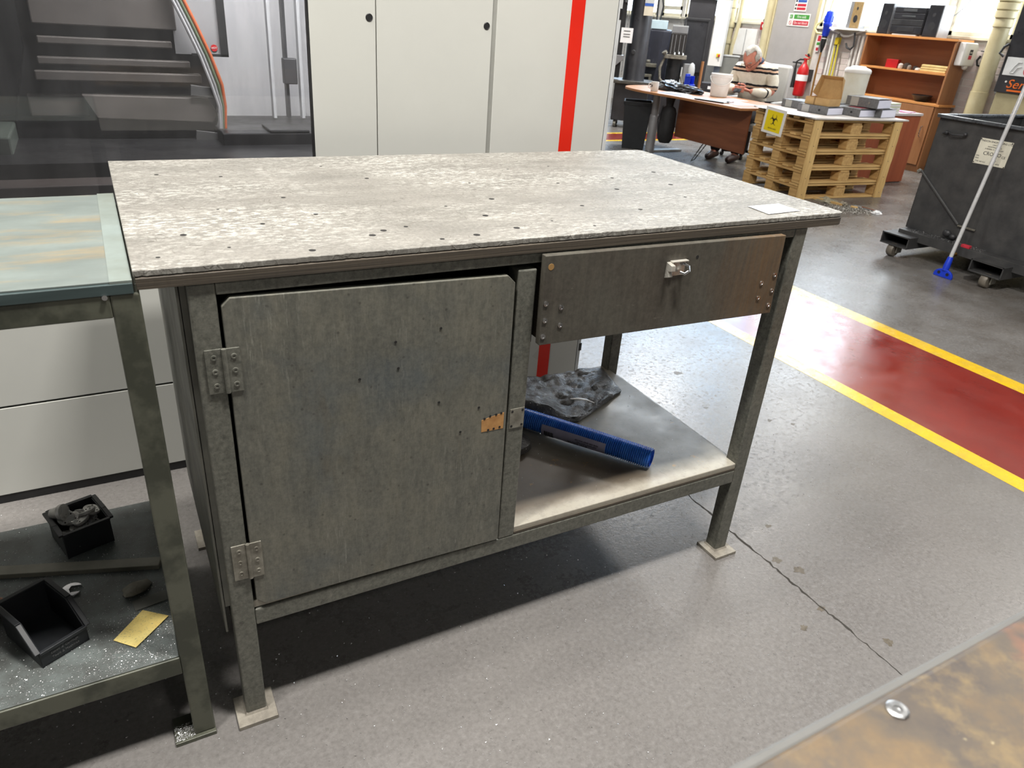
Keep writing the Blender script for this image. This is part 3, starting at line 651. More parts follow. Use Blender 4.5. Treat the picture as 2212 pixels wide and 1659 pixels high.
# stacking bins
def stack_bin(name, label, L_, W_, Hh, loc, rotz, group=None, front=.5):
    t = thing(name, label, 'bin', loc, rotz, group); th = .004
    # local: open front at -y
    mb = MB(); mb.box(-W_/2, W_/2, -L_/2, L_/2, 0, th)
    for sx in (-1, 1):
        x0, x1 = (sx*W_/2-sx*th, sx*W_/2)
        mb.prism([(-L_/2, 0), (L_/2, 0), (L_/2, Hh), (-L_*.12, Hh), (-L_/2+.004, Hh*front)], min(x0, x1), max(x0, x1), 'yz')
    mb.box(-W_/2, W_/2, L_/2-th, L_/2, 0, Hh).box(-W_/2, W_/2, -L_/2, -L_/2+th, 0, Hh*front); mb.build('bin_shell', BINP, t, .001)
    r = MB()
    for sx in (-1, 1):
        r.bar((sx*W_/2+sx*.003, L_/2, Hh), (sx*W_/2+sx*.003, -L_*.12, Hh), .010, .006).bar((sx*W_/2+sx*.003, -L_*.12, Hh), (sx*W_/2+sx*.003, -L_/2, Hh*front), .010, .006)
    r.bar((-W_/2, L_/2, Hh), (W_/2, L_/2, Hh), .010, .006).bar((-W_/2, -L_/2, Hh*front), (W_/2, -L_/2, Hh*front), .008, .006).build('bin_rim', BINP, t, .001)
    return t
b1 = stack_bin('storage_bin', 'dark plastic bin full of turned metal discs, at back of the left table shelf', .105, .098, .068, (-.262, .452, ZS), .32, front=.95)
b2 = stack_bin('storage_bin', 'nearly empty dark plastic bin with open front beside the yellow note', .135, .088, .080, (-.328, .152, ZS), .50, front=.45)
text('bin_print', 'Stock & Carriage', .0075, mat('faint grey moulding', s(92,92,92), .5), b2, (0, -.0685, .024), RX, 'CENTER'); text('bin_print', 'Tools & Machines', .007, mat('faint grey moulding 2', s(92,92,92), .5), b2, (0, -.0685, .013), RX, 'CENTER')
# turned metal parts in the bin
PARTM = mat('turned steel', s(206,204,200), .3, .35, s(170,168,164), 20)
disc = MB().lathe([(.017,0),(.018,.001),(.018,.006),(.017,.007),(.010,.0072),(.0098,.006),(.004,.006)], (0,0,0), 22).build('metal_part', PARTM, None, smooth=True)
hol = MB()
for i in range(3): hol.lathe([(.0018,.0071),(.0018,.0076)], (.013*math.cos(i*2.1), .013*math.sin(i*2.1), 0), 8)
hol.build('bolt_hole', HOLE, disc)
knob = MB().lathe([(.006,-.02),(.012,-.018),(.015,0),(.019,.004),(.019,.012),(.012,.015)], (0,0,0), 22)
rp = random.Random(5); M1 = Matrix.Translation((-.262,.452,ZS))@Matrix.Rotation(.32,4,'Z')
labels = ['turned steel disc with bolt holes in the bin of metal parts']
for i in range(22):
    o = disc if i == 0 else copy_of(disc)
    if i: copy_of(hol_o, parent=o)
    else: hol_o = disc.children[0]
    lx, ly, lz = rp.uniform(-.030,.030), rp.uniform(-.034,.034), .010+.0027*i
    o.location = M1@Vector((lx, ly, lz)); o.rotation_euler = (rp.uniform(-.5,.5), rp.uniform(-.5,.5), rp.uniform(0,6))
    tag(o, labels[0], 'metal part', 'turned discs in the bin of metal parts')
kb = knob.build('turned_knob', PARTM, None, smooth=True); kb.location = M1@Vector((-.030,.022,.076)); kb.rotation_euler = (1.3, .3, 1.0); tag(kb, 'large turned steel knob lying on top of the discs in the bin', 'metal part')
# spanner head
a = [math.radians(x) for x in range(40, 321, 20)]
out = [(.021*math.cos(t), .021*math.sin(t)) for t in a]
sp_ = MB().prism(out+[(.018,-.009),(-.002,-.009),(-.005,0),(-.002,.009),(.018,.009)], 0, .006); sp_.bar((-.02,0,.003),(-.14,0,.003),.013,.005)
so_ = sp_.build('spanner', mat('chrome spanner', s(226,226,230), .12, 1, s(210,210,216), 20), None, .001); so_.location = (-.286,.272,ZS+.001); so_.rotation_euler = (0,0,-.15+.0); tag(so_, 'chrome open ended spanner sticking out behind the open dark bin', 'spanner')
# yellow note
k = NT('yellow sticky note'); c = k.ramp(k.noise(18, 4, .6), [(.3, s(240,220,140)), (.7, s(226,196,112))]); wr = k.ramp(k.noise(230, 3, .7, k.mapping((1,2.5,1), rot=(0,0,.6))), [(.60, 0), (.66, 1)]); c = k.mix(k.math('MULTIPLY', wr, .75), c, s(80,74,90)); NOTE = k.done(c, .8)
nt = MB().add([(-.216,.090,ZS+.002),(-.178,.052,ZS+.003),(-.113,.114,ZS+.004),(-.159,.154,ZS+.002)]+[(-.216,.090,ZS+.0026),(-.178,.052,ZS+.0036),(-.113,.114,ZS+.0046),(-.159,.154,ZS+.0026)], [(0,1,2,3),(7,6,5,4),(0,4,5,1),(1,5,6,2),(2,6,7,3),(3,7,4,0)]).build('sticky_note', NOTE); tag(nt, 'yellow paper note with scribbles on the shelf of the left table', 'note')
# rag scrap and card beside it
rg = MB().ball((0,0,.005),(.032,.018,.008),14,8).build('paper_scrap', mat('grubby paper', s(150,146,134), .9, 0, s(110,106,96), 20, bump=.6), None, smooth=True); rg.location = (-.165,.222,ZS); rg.rotation_euler = (0,.1,.5)
for v_ in rg.data.vertices: v_.co += Vector((mn.noise(v_.co*90), mn.noise(v_.co*80+Vector((3,0,0))), abs(mn.noise(v_.co*70))))*.007
tag(rg, 'grubby crumpled paper scrap behind the yellow note', 'paper')
cd = box('card_piece', mat('grey card', s(112,112,106), .8), None, -.033, .033, -.016, .016, 0, .002, .0003); cd.location = (-.142,.178,ZS+.0005); cd.rotation_euler = (0,0,.15); tag(cd, 'flat grey card piece between paper scrap and yellow note', 'card')
wh = MB().lathe([(.014,0),(.019,.01),(.017,.06),(.012,.09)], (0,0,0), 18).build('wooden_handle', m_wood('dark wood handle', s(150,92,48), s(110,62,30), 2, .4), None, smooth=True); wh.location = (-.402,.262,ZS+.021); wh.rotation_euler = (0,-PI/2,.35); tag(wh, 'round wooden handle end lying left of the open dark bin', 'handle')
# ------------------------------------------------------------------ swarf
def swarf(name, label, n, region, z, size, m, seed, dens=None):
    r = random.Random(seed); mb = MB()
    for _ in range(n):
        for _t in range(6):
            x, y = r.uniform(region[0], region[1]), r.uniform(region[2], region[3])
            if dens is None or r.random() < dens(x, y): break
        else: continue
        q = r.uniform(.4, 1)*size; a = r.uniform(0, PI); b = a+r.uniform(.4, 2.2); h = r.uniform(.2, 1)*q
        mb.add([(x, y, z), (x+q*math.cos(a), y+q*math.sin(a), z+h*.6), (x+.6*q*math.cos(b), y+.6*q*math.sin(b), z+h)], [(0,1,2)])
    o = mb.build(name, m); return tag(o, label, 'swarf', None, 'stuff')
CHIP = mat('aluminium chips', s(235,235,235), .3, .6, s(205,205,205), 50)
swarf('metal_swarf', 'fine bright metal chips scattered over the floor around the workbench', 4200, (-.9, 2.7, -1.0, 1.0), .0012, .0042, CHIP, 1, lambda x, y: math.exp(-((x-.8)**2+(y+.1)**2)/1.6)+.15)
swarf('metal_swarf', 'bright metal chips on the lower shelf of the left table', 9000, (-.7, -.108, 0, .545), ZS+.0008, .0024, CHIP, 2, lambda x, y: .16+2.2*math.exp(-((x+.11)**2/.008+(y-.05)**2/.006))+.35*math.exp(-(y-.02)**2/.004))
swarf('metal_swarf', 'heap of bright chips on the foot plate of the left table', 420, (-.142, -.104, -.010, .03), .0115, .0034, CHIP, 3)
swarf('metal_swarf', 'sparse metal chips on the plywood shelf of the workbench', 260, (.64, 1.33, .01, .64), .3205, .0034, CHIP, 4)
# ------------------------------------------------------------------ foreground board
fg = thing('work_table', 'worn yellow brown board of a table at the lower right corner', 'table', (.7, -1.45, 0))
mb = MB(); mb.prism([(-.75,-.6),(.9,-.6),(.9,.489),(-.75,.474)], .925, .95); mb.build('table_top', FTOP, fg, .006, seg=3)
MB().box(-.75,.9,.476,.486,.925,.945).build('edge_strip', mat('grey edge band', s(92,91,88), .6), fg, .003)
for x in (-.65,.8):
    for y in (-.5,.36): MB().box(x, x+.05, y, y+.05, 0, .925).build('leg', OLIVE, fg, .003)
MB().lathe([(.0085,.9495),(.0085,.9515),(.0075,.9522),(.0035,.952),(.003,.9503)], (-.318,.462,0), 20).build('screw_cup', STEELB, fg, smooth=True)
# ------------------------------------------------------------------ pallets
pa = math.radians(-5.4); PX, PY = 5.615, 3.60
Mp = Matrix.Translation((PX, PY, 0))@Matrix.Rotation(pa, 4, 'Z')
PLN, PW, PH = 1.09, .775, .144
ord_ = ['bottom', 'second lowest', 'middle', 'second highest', 'top']
bd = MB().box(0, PLN, -.05, .05, -.0095, .0095).build('deck_board', PINE, None, .002, seg=1)
bk = MB().box(-.05, .05, -.05, .05, -.039, .039).build('block', PINE2, None, .002, seg=1)
bs = MB().box(-.05, .05, 0, PW, -.0095, .0095).build('stringer_board', PINE2, None, .002, seg=1)
rp = random.Random(9)
protos = {'d': bd, 'b': bk, 's': bs}; used = set()
def piece(kind, par, loc, sc=(1, 1, 1)):
    o = protos[kind] if kind not in used else protos[kind].copy()
    if kind in used: COL.objects.link(o)
    used.add(kind); o.parent = par; o.location = (loc[0]+rp.uniform(-.002, .002), loc[1]+rp.uniform(-.002, .002), loc[2]); o.scale = sc; o.rotation_euler = (0, 0, rp.uniform(-.004, .004))
for i in range(5):
    t = thing('pallet', 'worn pine pallet, the %s of the stack of five' % ord_[i], 'pallet', (PX, PY, i*PH), pa, 'pine pallets in the stack')
    for y in (.05, PW/2, PW-.05): piece('d', t, (0, y, .0105))
    for x in (.05, PLN/2, PLN-.05):
        for y in (.05, PW/2, PW-.05): piece('b', t, (x, y, .0595), (1 if x != PLN/2 else 1.35, 1, 1))
    for x in (.05, PLN/2, PLN-.05): piece('s', t, (x, 0, .1085), (1.1, 1, 1))
    for y in (.06, .22, PW/2, PW-.22, PW-.06): piece('d', t, (0, y, .131), (1, 1.15 if y in (.06, PW/2) else .8, 1))
def at_p(x, y, z=0): return tuple(Mp@Vector((x, y, z)))
for x, lb in ((.0, 'left upright pine plank nailed to the corner of the pallet stack'), (PLN-.095, 'right upright pine plank with a ragged edge nailed to the pallet stack')):
    mb = MB(); n = 16; jr = [rp.uniform(-.004, .003) if x > .1 else 0 for _ in range(n+1)]
    mb.prism([(0, 0)]+[(.098+jr[i], .72*i/n) for i in range(n+1)]+[(0, .72)], -.024, -.006, 'xz')
    o = mb.build('upright_plank', PINEV, None, .002, seg=1); o.location = at_p(x, 0, 0); o.rotation_euler = (0, 0, pa); tag(o, lb, 'plank', 'upright planks on the pallet stack')
    for z in (.05, .2, .35, .49, .64): MB().lathe([(.004, -.0235), (.004, -.0248)], (.05, 0, z), 8, 'y').build('nail', DKGREY, o)
o = MB().box(-.02, PLN+.06, -.035, PW+.03, 0, .014).build('pallet_board', mat('whitish coated board', s(196,190,184), .4, 0, s(180,174,168), 3), None, .002); o.location = at_p(0, 0, .7205); o.rotation_euler = (0, 0, pa); tag(o, 'thin whitish board laid on top of the pallet stack', 'board')
ZB = .7350
# biohazard sign hanging on the left face of the stack
sg = thing('hazard_sign', 'white framed yellow biohazard sign hanging on the left side of the pallet stack', 'sign', (5.505, 3.955, .650), -PI/2+.06+.0)
sg.rotation_euler = (.0, .05, -PI/2-.06)
MB().box(-.135, .135, -.004, .002, -.115, .115).build('sign_plate', WHITEP, sg, .001); MB().box(-.105, .105, -.0052, -.0035, -.092, .088).build('yellow_panel', YELS, sg)
bio = MB()
def arc(cx, cz, r, wd, a0, a1, n=26):
    vs = []
    for i in range(n+1):
        a = math.radians(a0+(a1-a0)*i/n); tw = wd*(math.sin(PI*i/n)*.85+.15)
        vs += [(cx+(r-tw/2)*math.cos(a), -.0058, cz+(r-tw/2)*math.sin(a)), (cx+(r+tw/2)*math.cos(a), -.0058, cz+(r+tw/2)*math.sin(a))]
    bio.add(vs, [(2*i, 2*i+1, 2*i+3, 2*i+2) for i in range(n)])
for k3 in range(3):
    th = 90+120*k3; r0 = .0285; cx, cz = r0*math.cos(math.radians(th)), .012+r0*math.sin(math.radians(th)); arc(cx, cz, .0265, .0105, th+42, th+318)
vs = []
for k3 in range(3):
    th = math.radians(90+120*k3)
arc(0, .012, .027, .006, 0, 60); arc(0, .012, .027, .006, 120, 180); arc(0, .012, .027, .006, 240, 300)
for k3 in range(3):
    a = math.radians(90+120*k3); ca, sa = math.cos(a), math.sin(a); bio.add([(.004*ca-.0028*sa, -.0058, .012+.004*sa+.0028*ca), (.004*ca+.0028*sa, -.0058, .012+.004*sa-.0028*ca), (.017*ca+.0028*sa, -.0058, .012+.017*sa-.0028*ca), (.017*ca-.0028*sa, -.0058, .012+.017*sa+.0028*ca)], [(0,1,2,3)])
bio.build('biohazard_symbol', BLACK, sg); text('sign_word', 'BIOHAZARD', .019, BLACK, sg, (0, -.0055, -.066), RX, 'CENTER')
# binders
def binder(loc, rz, lab, z=ZB, L_=.315, D_=.27, Hh=.072, tilt=0):
    t = thing('lever_arch_file', lab, 'file', (loc[0], loc[1], z), rz, 'grey files piled on the pallet stack')
    if tilt: t.rotation_euler = (0, tilt, rz)
    sh = MB().box(0, .003, 0, L_, 0, Hh).box(0, D_, 0, L_, 0, .003).box(0, D_, 0, L_, Hh-.003, Hh).build('cover', FILEG, t, .001)
    MB().box(.006, D_-.008, -.001, L_-.012, .0035, Hh-.012).build('sheets', PAPERE, t)
    MB().box(-.0008, .0, L_*.62, L_*.86, .004, Hh-.004).build('spine_label', mat('pale spine label', s(176,174,168), .7), sh)
    MB().lathe([(.011, -.0012), (.011, .0005), (.0075, .0006)], (0, L_*.28, Hh/2), 14, 'x').build('finger_hole', STEELB if 'metal' in lab else BLACK, sh)
    return t
binder((5.930, 3.735), .16, 'grey file lying flat at the left front under the opened cardboard box')
binder((6.235, 3.62), .12, 'grey file in the middle front of the pallet board, dark red folder on top')
binder((6.500, 3.585), .14, 'thick grey file at the right front, under another thick file', Hh=.080)
binder((6.400, 3.575), .20, 'thick grey file with metal ringed hole on top of the right front file', z=ZB+.0805, Hh=.085)
binder((6.33, 3.99), .05, 'light grey file lying behind the others under the white tub', Hh=.075)
binder((6.03, 4.06), .05, 'grey file at the back left behind the opened cardboard box', Hh=.072)
o = box('red_folder', mat('dark red folder', s(120,26,40), .6), None, 0, .2, 0, .14, 0, .004, .0005); o.location = (6.30, 3.66, ZB+.0725); o.rotation_euler = (.0, 0, .1); tag(o, 'thin dark red folder on the middle file', 'folder')
# opened cardboard box on the left file
cb = thing('cardboard_box', 'opened brown cardboard postal box with its lid standing up', 'box', (5.955, 3.76, ZB+.0735), .18)
cb.scale = (.86, .86, .86)
MB().box(0, .235, 0, .29, 0, .003).box(0, .003, 0, .29, 0, .075).box(.232, .235, 0, .29, 0, .075).box(0, .235, 0, .003, 0, .075).box(0, .235, .287, .29, 0, .075).build('tray', CARD, cb, .001)
lid = MB(); lid.prism([(-.01, .0), (.30, .0), (.27, .20), (.02, .20)], .226, .230, 'yz').prism([(.004,.0),(.075,.12),(.075,.20),(.004,.20)], .285, .289, 'xz')
MB().add([(.235,.0,.075),(.235,.29,.075),(.262,.265,.262),(.262,.025,.262)], [(0,1,2,3)]).add([(.262,.025,.262),(.262,.265,.262),(.19,.275,.295),(.19,.015,.295)], [(0,1,2,3)]).add([(.235,0,.075),(.262,.025,.262),(.19,.015,.295),(.165,-.035,.11)], [(0,1,2,3)]).add([(.235,.29,.075),(.262,.265,.262),(.19,.275,.295),(.165,.32,.11)], [(0,1,2,3)]).build('lid', CARD, cb).modifiers.new('solid', 'SOLIDIFY').thickness = .003
MB().box(-.004, 0, .17, .185, 0, .075).build('flap_edge', mat('cardboard edge', s(150,116,72), .85), cb)
# white tub
tb = thing('plastic_tub', 'tall white translucent plastic tub with domed lid behind the files', 'tub', (6.66, 4.09, ZB+.0005))
TUB = mat('milky plastic', s(226,224,212), .4, 0, s(214,208,188), 5)
MB().lathe([(.108,0),(.112,.01),(.120,.355),(.120,.365)], (0,0,0), 28).build('tub_body', TUB, tb, smooth=True)
MB().lathe([(.124,.352),(.126,.36),(.124,.378),(.112,.392),(.07,.405),(.06,.414),(0.0,.416)], (0,0,0), 28).build('lid', WHITEP, tb, smooth=True)
# papers at the right end
PGR = mat('pale green printed sheets', s(222,228,206), .85, 0, s(204,212,186), 12)
o = thing('paper_stack', 'pile of pale green printed sheets to the right of the files', 'papers', (7.27, 4.12, .7245), .15)
for i in range(6): MB().box(-.12+.004*(i%3), .12, -.1, .1-.003*(i%2), .016*i, .016*i+.014).build('sheet', PGR if i % 2 else PAPER, o)
o = box('magazine', mat('magenta print', s(170,60,120), .6, 0, s(220,210,220), 14), None, -.1, .1, -.12, .12, 0, .008, .001); o.location = (7.58, 4.14, .7245); o.rotation_euler = (0,0,.3); tag(o, 'pink covered magazine lying at the right end of the red brown counter', 'magazine')
o = box('small_carton', CARD, None, -.09, .09, -.06, .06, 0, .10, .002); o.location = (7.10, 4.44, .7245); o.rotation_euler = (0,0,.3); tag(o, 'small brown carton behind the piled files', 'carton')
for i, (x, y, z, rz) in enumerate(((5.64, 3.78, ZB+.0004, .3), (5.74, 3.98, ZB+.001, -.1), (5.70, 4.16, ZB+.0004, .2))):
    o = MB().box(-.105, .105, -.1485, .1485, 0, .0005).build('paper_sheet', PAPER if i != 1 else mat('pinkish print', s(236,222,226), .7), None); o.location = (x, y, z); o.rotation_euler = (0,0,rz); tag(o, ['white sheet at the near left corner of the pallet board', 'pinkish sheet in the middle of the left part of the pallet board', 'white sheet at the back left corner of the pallet board'][i], 'paper', 'loose sheets on the pallet board')
# red brown pedestal counter behind the pallets
pc = thing('counter_unit', 'red brown panelled counter unit behind the pallet stack', 'counter', (7.05, 4.0, 0))
RBW = m_wood('red brown panel', s(164,84,52), s(146,70,42), 2, .45, .4, .03)
MB().box(-.32, .69, 0, .018, .01, .70).build('front_panel', RBW, pc, .001); MB().box(-.32, .705, -.012, .62, .70, .724).build('counter_top', PINKW, pc, .002)
box('side_panel', RBW, pc, .672, .69, .018, .60, .0, .70); box('side_panel', RBW, pc, -.32, -.302, .018, .60, 0, .70)
# ------------------------------------------------------------------ desk
desk = thing('office_desk', 'oak topped office desk with rounded end, grey leg and brown front panel', 'desk', (5.5, 5.3, 0))
ZD = .70
ctrl = [(.02, -.40), (-.02, .0), (-.065, .25), (-.10, .52), (-.085, .78), (-.02, .98), (.13, 1.11), (.35, 1.16), (.60, 1.17)]
cm = []
for i in range(1, len(ctrl)-2):
    for j in range(6):
        t_ = j/6; P_ = [Vector(c) for c in ctrl[i-1:i+3]]; cm.append(tuple(.5*((2*P_[1])+(-P_[0]+P_[2])*t_+(2*P_[0]-5*P_[1]+4*P_[2]-P_[3])*t_**2+(-P_[0]+3*P_[1]-3*P_[2]+P_[3])*t_**3)))
pl_ = [(.04, -.86), (.86, -.86), (.86, 1.16), (.36, 1.16)]+cm[::-1][:]
m1 = MB().prism(pl_, ZD-.024, ZD).build('desk_top', [OAK], desk, .003, label='oak veneer desk top')
MB().box(.25, .268, -.80, .30, .245, .672).build('modesty_panel', BROWNP, desk, .001)
cl = MB().lathe([(.055,.02),(.055,.40),(.052,.42),(.043,.43),(.043,.676)], (.25,.70,0), 22).build('leg', mat('grey desk leg', s(158,158,160), .4, .2), desk, smooth=True, label='grey round column leg')
MB().box(.21, .72, .66, .74, .0, .028).build('leg_foot', LGREY, desk, .006); 
MB().tube([(.40,-.15,.30),(.30,-.05,.05),(.33,.03,.02),(.40,.03,.12),(.43,-.03,.25)], .006, 6).build('desk_cable', BLACK, desk, smooth=True)
def on_desk(x, y): return (x, y, ZD+.0005)
# bucket
bu = thing('bucket', 'white plastic bucket with handle standing on the desk beside the man', 'bucket', on_desk(6.15, 5.43))
MB().lathe([(.086,0),(.092,.004),(.112,.20),(.118,.202),(.118,.235),(.112,.237),(.109,.20),(.088,.01)], (0,0,0), 28, cap=False).build('bucket_body', WHITEP, bu, smooth=True)
MB().tube([(-.118*math.cos(a)*.72-.118*.69*math.sin(a)*0-.0, 0, 0) for a in (0, .1)], .001).v
hp_ = []
for i in range(17):
    a = PI*i/16; dx, dy = .72, -.69
    off = Vector((-.69*math.cos(a), .72*math.cos(a), 0))*.120+Vector((-.70, -.72, 0))*.03*math.sin(a)*1.0+Vector((-.7,-.7,0))*.085*math.sin(a)
    hp_.append((off.x, off.y, .205-.085*math.sin(a)))
MB().tube(hp_, .005, 8).build('bucket_handle', WHITEP, bu, smooth=True)
MB().lathe([(.006,0),(.085,.004)], (0,0,.0), 20).build('bucket_floor', WHITEP, bu)
# mug
mg = thing('mug', 'white mug on the rounded left end of the desk', 'mug', on_desk(5.53, 5.80))
MB().lathe([(.036,0),(.041,.006),(.043,.10),(.040,.10),(.037,.012),(0,.010)], (0,0,0), 20, cap=False).build('mug_body', WHITEP, mg, smooth=True)
MB().tube([(-.02,.040,.085),(-.035,.066,.075),(-.036,.066,.04),(-.02,.040,.025)], .006, 8).build('mug_handle', WHITEP, mg, smooth=True); MB().box(-.0455,-.042,-.012,.010,.045,.07).build('mug_print', mat('grey mug print', s(120,116,116), .5), mg)
# blue card holder
bc = thing('card_holder', 'bright blue plastic holder with white card on the desk', 'holder', on_desk(6.28, 6.09), .3)
MB().box(-.05, .05, -.045, .045, 0, .06).box(-.05, .05, -.05, -.045, 0, .06).box(-.048, .048, .035, .045, 0, .17).box(-.05, -.045, -.03, .045, 0, .15).box(.045, .05, -.03, .045, 0, .15).build('holder_body', BLUE, bc, .002); MB().box(-.054, -.0505, -.03, .03, .012, .055).build('white_card', PAPER, bc)
# jumble of black strapping on the desk
def crumple(name, label, cat, m, loc, r, amp, seed, n=40, mm=20):
    mb = MB().ball((0,0,0), (1,1,1), n, mm); o = None; vs = []
    for x, y, z in mb.v:
        p = Vector((x, y, z)); k_ = 1+amp*mn.noise(p*2.3+Vector((seed, 0, 0)))+amp*.7*mn.noise(p*5.5+Vector((0, seed, 0)))
        vs.append((x*r[0]*k_, y*r[1]*k_, max(0, (z*k_)*r[2]+.0)))
    mb.v = vs; o = mb.build(name, m, None, smooth=False); o.location = loc; return tag(o, label, cat)
jk = crumple('folded_jacket', 'crumpled shiny black jacket lying on the desk beside the mug', 'jacket', mat('shiny black cloth', s(30,29,30), .3, 0, s(60,58,58), 14), on_desk(5.88, 5.84), (.13, .34, .075), .55, 3.1)
jk.rotation_euler = (0,0,.25)
pb = crumple('plastic_bag', 'clear crinkled plastic bag lying on top of the black jacket', 'bag', mat('clear crinkled film', s(214,220,226), .15, 0, s(130,134,140), 12), (5.90, 5.97, ZD+.070), (.06, .13, .035), .6, 7.7, 24, 12)
lay = [('paper_sheet', PAPER, 5.62, 5.25, .3, .21, .297, 'white sheet near the front edge of the desk below the bucket'), ('paper_sheet', PAPER, 5.72, 5.62, -.2, .21, .297, 'white sheet left of the bucket on the desk'), ('paper_sheet', mat('dark printed sheet', s(70,72,80), .5, 0, s(120,120,128), 10), 5.60, 5.58, .15, .12, .30, 'dark printed sheet at the desk edge between mug and bucket'), ('paper_sheet', PAPER, 6.05, 5.10, .1, .297, .21, 'white sheet in front of the seated man'), ('paper_sheet', mat('pink tinted print', s(232,214,214), .7), 5.85, 4.85, -.1, .297, .42, 'large pinkish print at the right end of the desk')]
for i, (nm, m, x, y, rz, a, b, lb) in enumerate(lay):
    o = MB().box(-a/2, a/2, -b/2, b/2, 0, .0008+.0004*i).build(nm, m, None); o.location = (x, y, ZD+.0004); o.rotation_euler = (0, 0, rz); tag(o, lb, 'paper', 'papers on the desk')
cp = thing('clipboard', 'clear folder with black edge and clip at the desk front by the bucket', 'folder', (5.70, 4.98, ZD+.0035), .28)
MB().box(-.13, .13, -.17, .17, 0, .006).build('board', mat('clear grey folder', s(196,204,206), .25), cp, .001); MB().box(-.14, -.125, -.175, .175, 0, .010).build('black_spine', BLACK, cp, .001); MB().box(-.05, .05, -.19, -.16, 0, .02).build('clip', STEELB, cp, .002)
# black waste bin and dark bag under the desk
wb = thing('waste_bin', 'tall black plastic waste bin under the rounded desk end', 'bin', (5.72, 6.30, 0), -.65)
def frus(x0, y0, z0, x1, y1, z1, mb): return mb.add([(-x0,-y0,z0),(x0,-y0,z0),(x0,y0,z0),(-x0,y0,z0),(-x1,-y1,z1),(x1,-y1,z1),(x1,y1,z1),(-x1,y1,z1)], [(0,3,2,1),(0,1,5,4),(1,2,6,5),(2,3,7,6),(3,0,4,7)])
frus(.13,.13,0,.165,.165,.53,MB()).build('bin_body', BINP, wb, .006); MB().box(-.172,.172,-.172,-.155,.50,.54).box(-.172,.172,.155,.172,.50,.54).box(-.172,-.155,-.172,.172,.50,.54).box(.155,.172,-.172,.172,.50,.54).build('bin_rim', BINP, wb, .005)
bgt = thing('shoulder_bag', 'long black bag hanging beneath the desk next to the grey leg', 'bag', (5.62, 5.60, .17))
MB().lathe([(.0,.0),(.06,.008),(.085,.05),(.092,.15),(.088,.33),(.07,.38),(.04,.40),(.045,.44),(.055,.50)], (0,0,0), 20).build('bag_body', mat('black cloth', s(22,21,22), .7, 0, s(32,31,32), 10), bgt, smooth=True); MB().tube([(-.08,.03,.05),(-.1,.05,.25),(-.07,.03,.40)], .008, 6).build('bag_strap', DKGREY, bgt, smooth=True)
# ------------------------------------------------------------------ bookcase
bcx = thing('bookcase', 'oak bookcase with open shelves above two doors, against the window wall', 'bookcase', (8.56, 4.385, 0))
WB = 1.20; DB = .28
box('side_panel', OAKV, bcx, 0, DB, 0, .022, .77, 1.435); box('side_panel', OAKV, bcx, 0, DB, WB-.022, WB, .77, 1.435)
MB().box(-.01, DB+.01, -.012, WB+.012, 1.435, 1.459).build('top_board', OAKE, bcx, .002)
box('shelf', OAKE, bcx, .005, DB, .022, WB-.022, 1.076, 1.098); MB().box(DB-.008, DB, .02, WB-.02, .77, 1.435).build('back_panel', m_wood('bookcase back', s(150,92,56), s(134,80,48), 1, .5, .5, .02), bcx)
MB().box(-.015, DB+.02, -.03, WB+.012, .745, .77).build('middle_board', OAKE, bcx, .002)
box('side_panel', OAKV, bcx, .0, DB, 0, .022, .06, .745); box('side_panel', OAKV, bcx, 0, DB, WB-.022, WB, .06, .745); box('bottom_board', OAKV, bcx, .02, DB, .022, WB-.022, .06, .08); MB().box(.02, DB, .01, WB-.01, 0, .06).build('plinth', OAKV, bcx, .001)
for y0, y1, hy in ((.024, .596, .09), (.604, WB-.024, WB-.09)):
    d = MB().box(-.016, .002, y0, y1, .085, .738).build('door', OAKV, bcx, .002)
    MB().tube([(-.016,hy,.40),(-.04,hy,.405),(-.046,hy,.46),(-.04,hy,.515),(-.016,hy,.52)], .005, 8).build('door_handle', STEELB, d, smooth=True)
# on the bookcase
def spk(loc, lab, w_=.16, h=.335, d=.22):
    t = thing('loudspeaker', lab, 'speaker', loc, 0, 'hi-fi speakers')
    MB().box(.012, d, 0, w_, 0, h).build('speaker_case', mat('silver grey case', s(150,150,152), .4, .3), t, .003); g = MB().box(0, .012, .002, w_-.002, .004, h-.004).build('speaker_grille', BLACKM, t, .004)
    for z, r in ((.23, .02), (.11, .045)): MB().lathe([(r, -.001), (r, .001), (r*.7, .0015)], (0, w_/2, z), 18, 'x').build('speaker_cone', DKGREY, g)
    return t
spk((8.585, 5.335, 1.4595), 'black speaker left of the stereo unit on the bookcase', .15); spk((8.585, 4.685, 1.4595), 'black speaker right of the stereo unit on the bookcase', .18)
st = thing('stereo_unit', 'stacked black stereo unit between two speakers on the bookcase', 'stereo', (8.585, 4.885, 1.4595))
MB().box(.01, .24, 0, .42, .012, .30).build('case', BLACKM, st, .004)
for z0, z1 in ((.02,.10),(.105,.17),(.175,.235),(.24,.295)): MB().box(0, .012, .006, .414, z0, z1).build('front_panel', BLACKM if z0 != .105 else DKGREY, st, .003)
MB().box(-.003, .002, .12, .30, .255, .285).box(-.003, .002, .12, .30, .195, .215).build('display_window', mat('smoked display', s(84,86,88), .2), st); MB().box(-.003, .001, .10, .32, .04, .085).build('tape_door', DKGREY, st, .001)
MB().box(-.006, .06, .05, .37, 0, .012).build('base_foot', LGREY, st)
k_ = spk((8.92, 5.94, wz+.0025), 'brown fronted speaker standing on the window sill', .20, .31, .13)
for c_ in k_.children:
    if c_.name.startswith('speaker_grille'): c_.data.materials[0] = mat('brown speaker cloth', s(150,126,84), .8, 0, s(132,108,70), 30); c_.scale = (1, .7, 1)
k_.location = (8.80, 5.94, 1.50)
